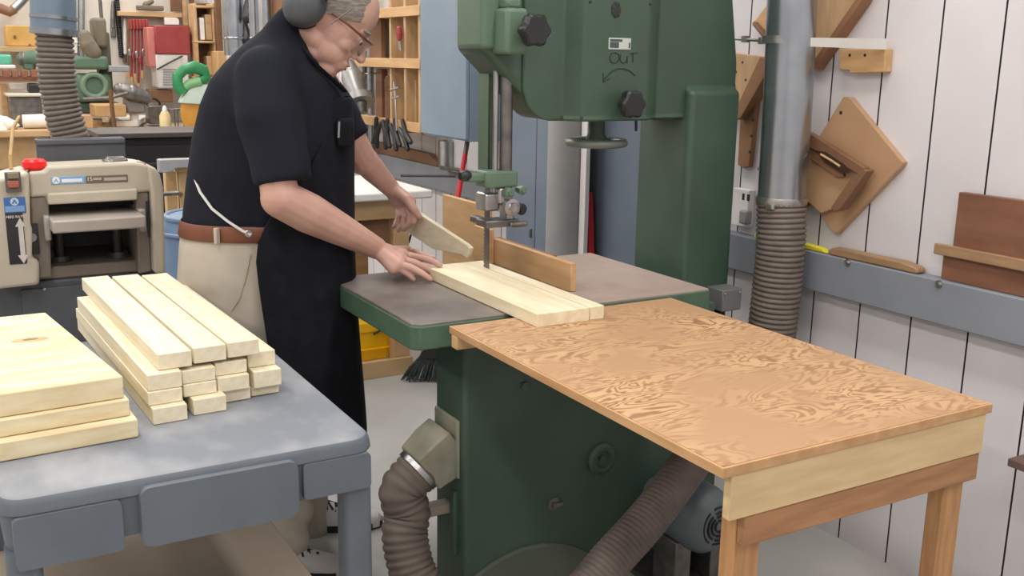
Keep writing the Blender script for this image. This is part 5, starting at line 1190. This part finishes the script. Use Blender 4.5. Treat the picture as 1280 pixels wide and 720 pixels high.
o = MB().cyl(ay(27, 135, 9.8), ay(55, 134, 9.8), 0.06, seg=20).cyl(ay(26.5, 135, 9.8), ay(27.2, 135, 9.8), 0.03, seg=12).build('paper_roll', paper); o.location.z = 0.951
tag(o, 'white paper roll lying on the far bench left of the ribbed hose', 'roll')
c = ay(-4, 145, 9.75); c.z = 0.951
m = MB(); rnd = random.Random(5)
m.ring_loft([[c + Vector((r * (1 + 0.25 * math.sin(3 * q + k) ) * math.cos(q) * 1.3, r * (1 + 0.2 * math.cos(4 * q + 2 * k)) * math.sin(q), h_)) for q in (2 * PI * i / 24 for i in range(24))] for k, (r, h_) in enumerate(((0.10, 0.0), (0.11, 0.03), (0.09, 0.07), (0.05, 0.11), (0.015, 0.12)))])
o = m.build('crumpled_cloth', paper); tag(o, 'white crumpled cloth on the far bench at the left border', 'cloth')
# left background: cabinet, shelf with blocks, machines
cbn = thing('wall_cupboard', 'yellowish wooden cupboard on the back wall left of the duct', 'cupboard', ay(25, 58, 10.7))
fbox(8, 32, 46, 58, 10.65, 0.3, 'case', mat('cupboard_ochre', (200, 156, 84), (212, 170, 98), rough=0.6), cbn, 0.01)
for t in ((17, 44), (36, 55)): fbox(t[0], t[1], t[0] + 3, t[1] + 4, 10.63, 0.02, 'knob', wood_far_d, cbn, 0.004)
sf = thing('long_shelf', 'long pale wooden shelf under the ochre cupboard at the far left', 'shelf', ay(20, 64, 10.6))
lo, hi = fb(-30, 58, 50, 65, 10.55, 0.4); MB().box(lo, hi).build('board', wood_far, sf, bevel=0.006)
for px in (-5, 42): 
    a = ay(px, 65, 10.6); MB().prism([(10.62, a.z), (10.95, a.z), (10.95, a.z - 0.2)], 'YZ', a.x, a.x + 0.03).build('bracket', wood_far_d, sf)
o = thing('tray', 'teal topped box on the far bench at the left border', 'box', ay(8, 86, 10.3))
fbox(-12, 68, 15, 81, 10.3, 0.25, 'lid', teal, o, 0.02); fbox(-12, 81, 20, 86, 10.28, 0.28, 'rim', paper, o, 0.01)
o = thing('bench_grinder', 'small green grinder between teal box and ribbed hose', 'grinder', ay(37, 84, 10.3))
MB().limb([ay(30, 74, 10.3), ay(42, 73, 10.3)], [0.065, 0.075], 14).build('motor', mgreen, o)
for px in (27, 46): MB().lathe([(0, -0.02), (0.06, -0.02), (0.065, 0), (0.06, 0.02), (0, 0.02)], ay(px, 73, 10.3), 'X', 20).build('wheel', steel_d, o)
fbox(30, 78, 42, 87, 10.25, 0.15, 'base', mgreen, o, 0.01)
rk = thing('block_rack', 'brown rack rail with a row of square notched blocks at the far left', 'rack', ay(20, 100, 10.1))
fbox(-20, 95, 50, 102, 10.15, 0.08, 'rail', mat('rack_brown', (150, 108, 84), rough=0.6), rk, 0.006)
for px in (-8, 4, 15, 27, 39): fbox(px, 87, px + 8, 97, 10.1, 0.12, 'block', mat('block_brown', (134, 88, 66), (150, 104, 80), rough=0.6), rk, 0.008)
o = thing('wall_conduit', 'brown and grey bent pipe on the wall at the top left corner', 'pipe', ay(10, 10, 10.8))
MB().tube([ay(-20, 5, 10.8), ay(2, 11, 10.8), ay(12, 15, 10.8), ay(18, 11, 10.8)], 0.045, 14).build('brown_section', mat('conduit_brown', (132, 96, 78), rough=0.5), o)
MB().tube([ay(18, 11, 10.8), ay(26, 3, 10.8), ay(34, -6, 10.8)], 0.04, 14).build('grey_section', galv, o)
bt_ = thing('bench_vise', 'grey machine table with pale slide on the far bench left of the hose', 'machine', ay(28, 124, 10.0))
fbox(8, 117, 55, 121, 9.95, 0.4, 'slide', mat('slide_pale', (206, 198, 184), rough=0.5), bt_, 0.01); lo, hi = fb(12, 121, 52, 129, 10.0, 0.35); MB().box((lo[0], lo[1], 0.952), hi).build('bed', steel_d, bt_, bevel=0.01); fbox(36, 104, 52, 117, 10.1, 0.2, 'block', black_p, bt_, 0.02)
fbox(12, 104, 35, 112, 10.3, 0.1, 'white_box', paper, None, 0.01, 'white box behind the pale slide on the far bench', 'box')
for k, (px, m_, bot_, lb) in enumerate(((93, paper, 66, 'pale upright pipe just right of the planer duct'), (102, galv, 70, 'grey upright pipe right of the pale one by the planer duct'))):
    a, b = ay(px, -30, 10.965), ay(px, bot_, 10.965)
    tag(MB().cyl(a, b, 0.03, seg=14).torus(b + Vector((0, 0, .1)), 0.034, .008, seg=16).build('upright_pipe', m_), lb, 'pipe', 'upright pipes behind the planer duct')
for k, (x0, y0, x1, y1, m_, lb, ct_) in enumerate(((214, -10, 226, 14, wood_far_d, 'short dark board standing on the wall rail above the red box', 'board'), (228, -20, 234, 32, wood_far, 'tall pale batten on the back wall above the red box', 'batten'), (238, -20, 243, 30, wood_far_d, 'thin dark batten left of the cubby shelf', 'batten'), (206, 22, 224, 31, paper, 'white card behind the red box top', 'card'))):
    lo, hi = fb(x0, y0, x1, y1, 10.85, 0.06)
    tag(MB().prism([(lo[0], lo[2]), (hi[0], lo[2]), (hi[0], hi[2] - 0.02), (hi[0] - 0.02, hi[2]), (lo[0], hi[2])], 'XZ', lo[1], hi[1]).build('wall_batten' if 'batten' in lb else ('wall_card' if 'card' in lb else 'wall_board'), m_, bevel=0.004), lb, ct_)
vs = thing('bench_hand_tools', 'grey metal vise standing on the side bench before the red box', 'vise', ay(170, 126, 9.8)); vs.name = 'metal_vise'
MB().limb([ay(150, 112, 9.8), ay(165, 116, 9.8), ay(182, 122, 9.8)], [0.06, 0.08, 0.06], 12).build('jaw', steel_d, vs)
fbox(158, 122, 182, 142, 9.8, 0.2, 'base', mat('vise_grey', (130, 124, 118), rough=0.6), vs, 0.02)
MB().tube([ay(104, 124, 9.6), ay(138, 122, 9.55), ay(160, 116, 9.5)], 0.018, 10).build('screw_bar', steel_d, vs)
wc = thing('power_cable', 'dark cord hanging down in front of the far bench', 'cord', ay(142, 180, 9.3))
MB().tube([ay(138, 112, 9.3), ay(140, 135, 9.3), ay(143, 160, 9.3), ay(144, 178, 9.3)], 0.018, 8).build('cord', mat('cord_brown', (110, 80, 54), rough=0.7), wc)

# more wall tools and bench clutter at the far end
for k, (px, top, bot_, m_, lb) in enumerate(((156, 24, 66, paper, 'pale long handle hanging between the auger and the red clamps'), (141, 2, 34, steel_d, 'thin grey rod hanging above the green saw column'))):
    a, b = ay(px, top, 10.975), ay(px, bot_, 10.975)
    t = thing('long_tool', lb, 'tool', b); MB().limb([a, a.lerp(b, .3), b], [0.012, 0.02, 0.024], 10).build('handle', m_, t); MB().boxc(b - Vector((0, 0, 0.05)), (0.05, 0.03, 0.1)).build('head', steel_d, t, bevel=0.01)
o = thing('spray_can', 'small white can standing right of the low tan carton', 'can', ay(168, 148, 9.9)); c = ay(168, 148, 9.9); c.z = 0.951
MB().lathe([(0, 0), (0.04, 0), (0.04, 0.12), (0.02, 0.15), (0.02, 0.17), (0, 0.17)], c, 'Z', 18).build('body', paper, o); MB().cyl(c + Vector((0, 0, .17)), c + Vector((0, 0, .19)), 0.02, seg=14).build('nozzle', black_p, o)
o = thing('tool_box', 'dark tool box behind the silver vise under the red box', 'toolbox', ay(200, 150, 10.1))
lo, hi = fb(186, 132, 204, 150, 10.1, 0.2); MB().box((lo[0], lo[1], 0.951), hi).build('box', steel_d, o, bevel=0.01); MB().torus(((lo[0] + hi[0]) / 2, lo[1] + 0.1, hi[2]), 0.06, 0.01, 'Y', 16, 6, (0, PI)).build('handle', black_p, o)
o = thing('wire_basket', 'round wire stand between glue bottle and mitre saw', 'stand', ay(222, 158, 9.3)); c = ay(221, 158, 9.3); c.z = 0.931
m = MB().torus(c + Vector((0, 0, 0.008)), 0.07, 0.007, 'Z', 20, 6).torus(c + Vector((0, 0, 0.2)), 0.06, 0.006, 'Z', 20, 6); m.build('ring', steel_d, o)
m = MB()
for k in range(4): m.cyl(c + Vector((0.065 * math.cos(k * PI / 2), 0.065 * math.sin(k * PI / 2), 0.008)), c + Vector((0.06 * math.cos(k * PI / 2), 0.06 * math.sin(k * PI / 2), 0.2)), 0.005, seg=8)
m.build('wire', steel_d, o)
for k, (x0, y0, x1, y1, Y_, m_, lb) in enumerate(((60, 131, 78, 148, 9.75, wood_far_d, 'dark wood block on the far bench partly behind the ribbed hose'), (100, 144, 116, 151, 9.72, wood_far, 'tan block on the far bench just right of the ribbed hose'), (0, 104, 10, 116, 10.3, wood_far, 'tan block behind the pale slide at the left border'))):
    lo, hi = fb(x0, y0, x1, y1, Y_, 0.14)
    tag(MB().prism([(lo[0], 0.951), (hi[0], 0.951), (hi[0], hi[2] - 0.015), (hi[0] - 0.02, hi[2]), (lo[0], hi[2])], 'XZ', lo[1], hi[1]).build('wood_block', m_, bevel=0.006), lb, 'wood block', 'wood blocks on the far bench')
o = thing('under_bench_box', 'tan box standing under the far bench at the left', 'box', ay(20, 205, 9.9)); o.name = 'storage_crate'
MB().box((0.2, 9.85, 0.0), (0.75, 10.3, 0.5)).build('crate', wood_far, o, bevel=0.01); MB().box((0.36, 9.84, 0.34), (0.56, 9.853, 0.4)).build('grip_hole', black_p, o, bevel=0.004)

# ================================================================== light: rows of ceiling fluorescents
def lamp(x, y_, sx, sy, power, col=(1.0, 0.965, 0.92)):
    l = bpy.data.lights.new('ceiling_light', 'AREA'); l.shape = 'RECTANGLE'; l.size = sx; l.size_y = sy; l.energy = power; l.color = col
    o = bpy.data.objects.new('ceiling_light', l); COL.objects.link(o); o.location = (x, y_, 3.25)
LP_ = 25.5
for y_ in (-0.8, 1.4, 3.6, 5.8, 8.0, 10.0):
    for x in (-2.4, -0.2, 1.7): lamp(x, y_, 0.3, 1.5, LP_)
W_ = bpy.data.worlds.new('world'); SC.world = W_; W_.use_nodes = True
W_.node_tree.nodes['Background'].inputs[0].default_value = (0.9, 0.95, 1, 1); W_.node_tree.nodes['Background'].inputs[1].default_value = 0.3
vs_ = SC.view_settings; vs_.view_transform = 'Standard'; vs_.look = 'None'; vs_.exposure = 0.0; vs_.gamma = 1.0; vs_.use_curve_mapping = False
SC.cycles.max_bounces = 8
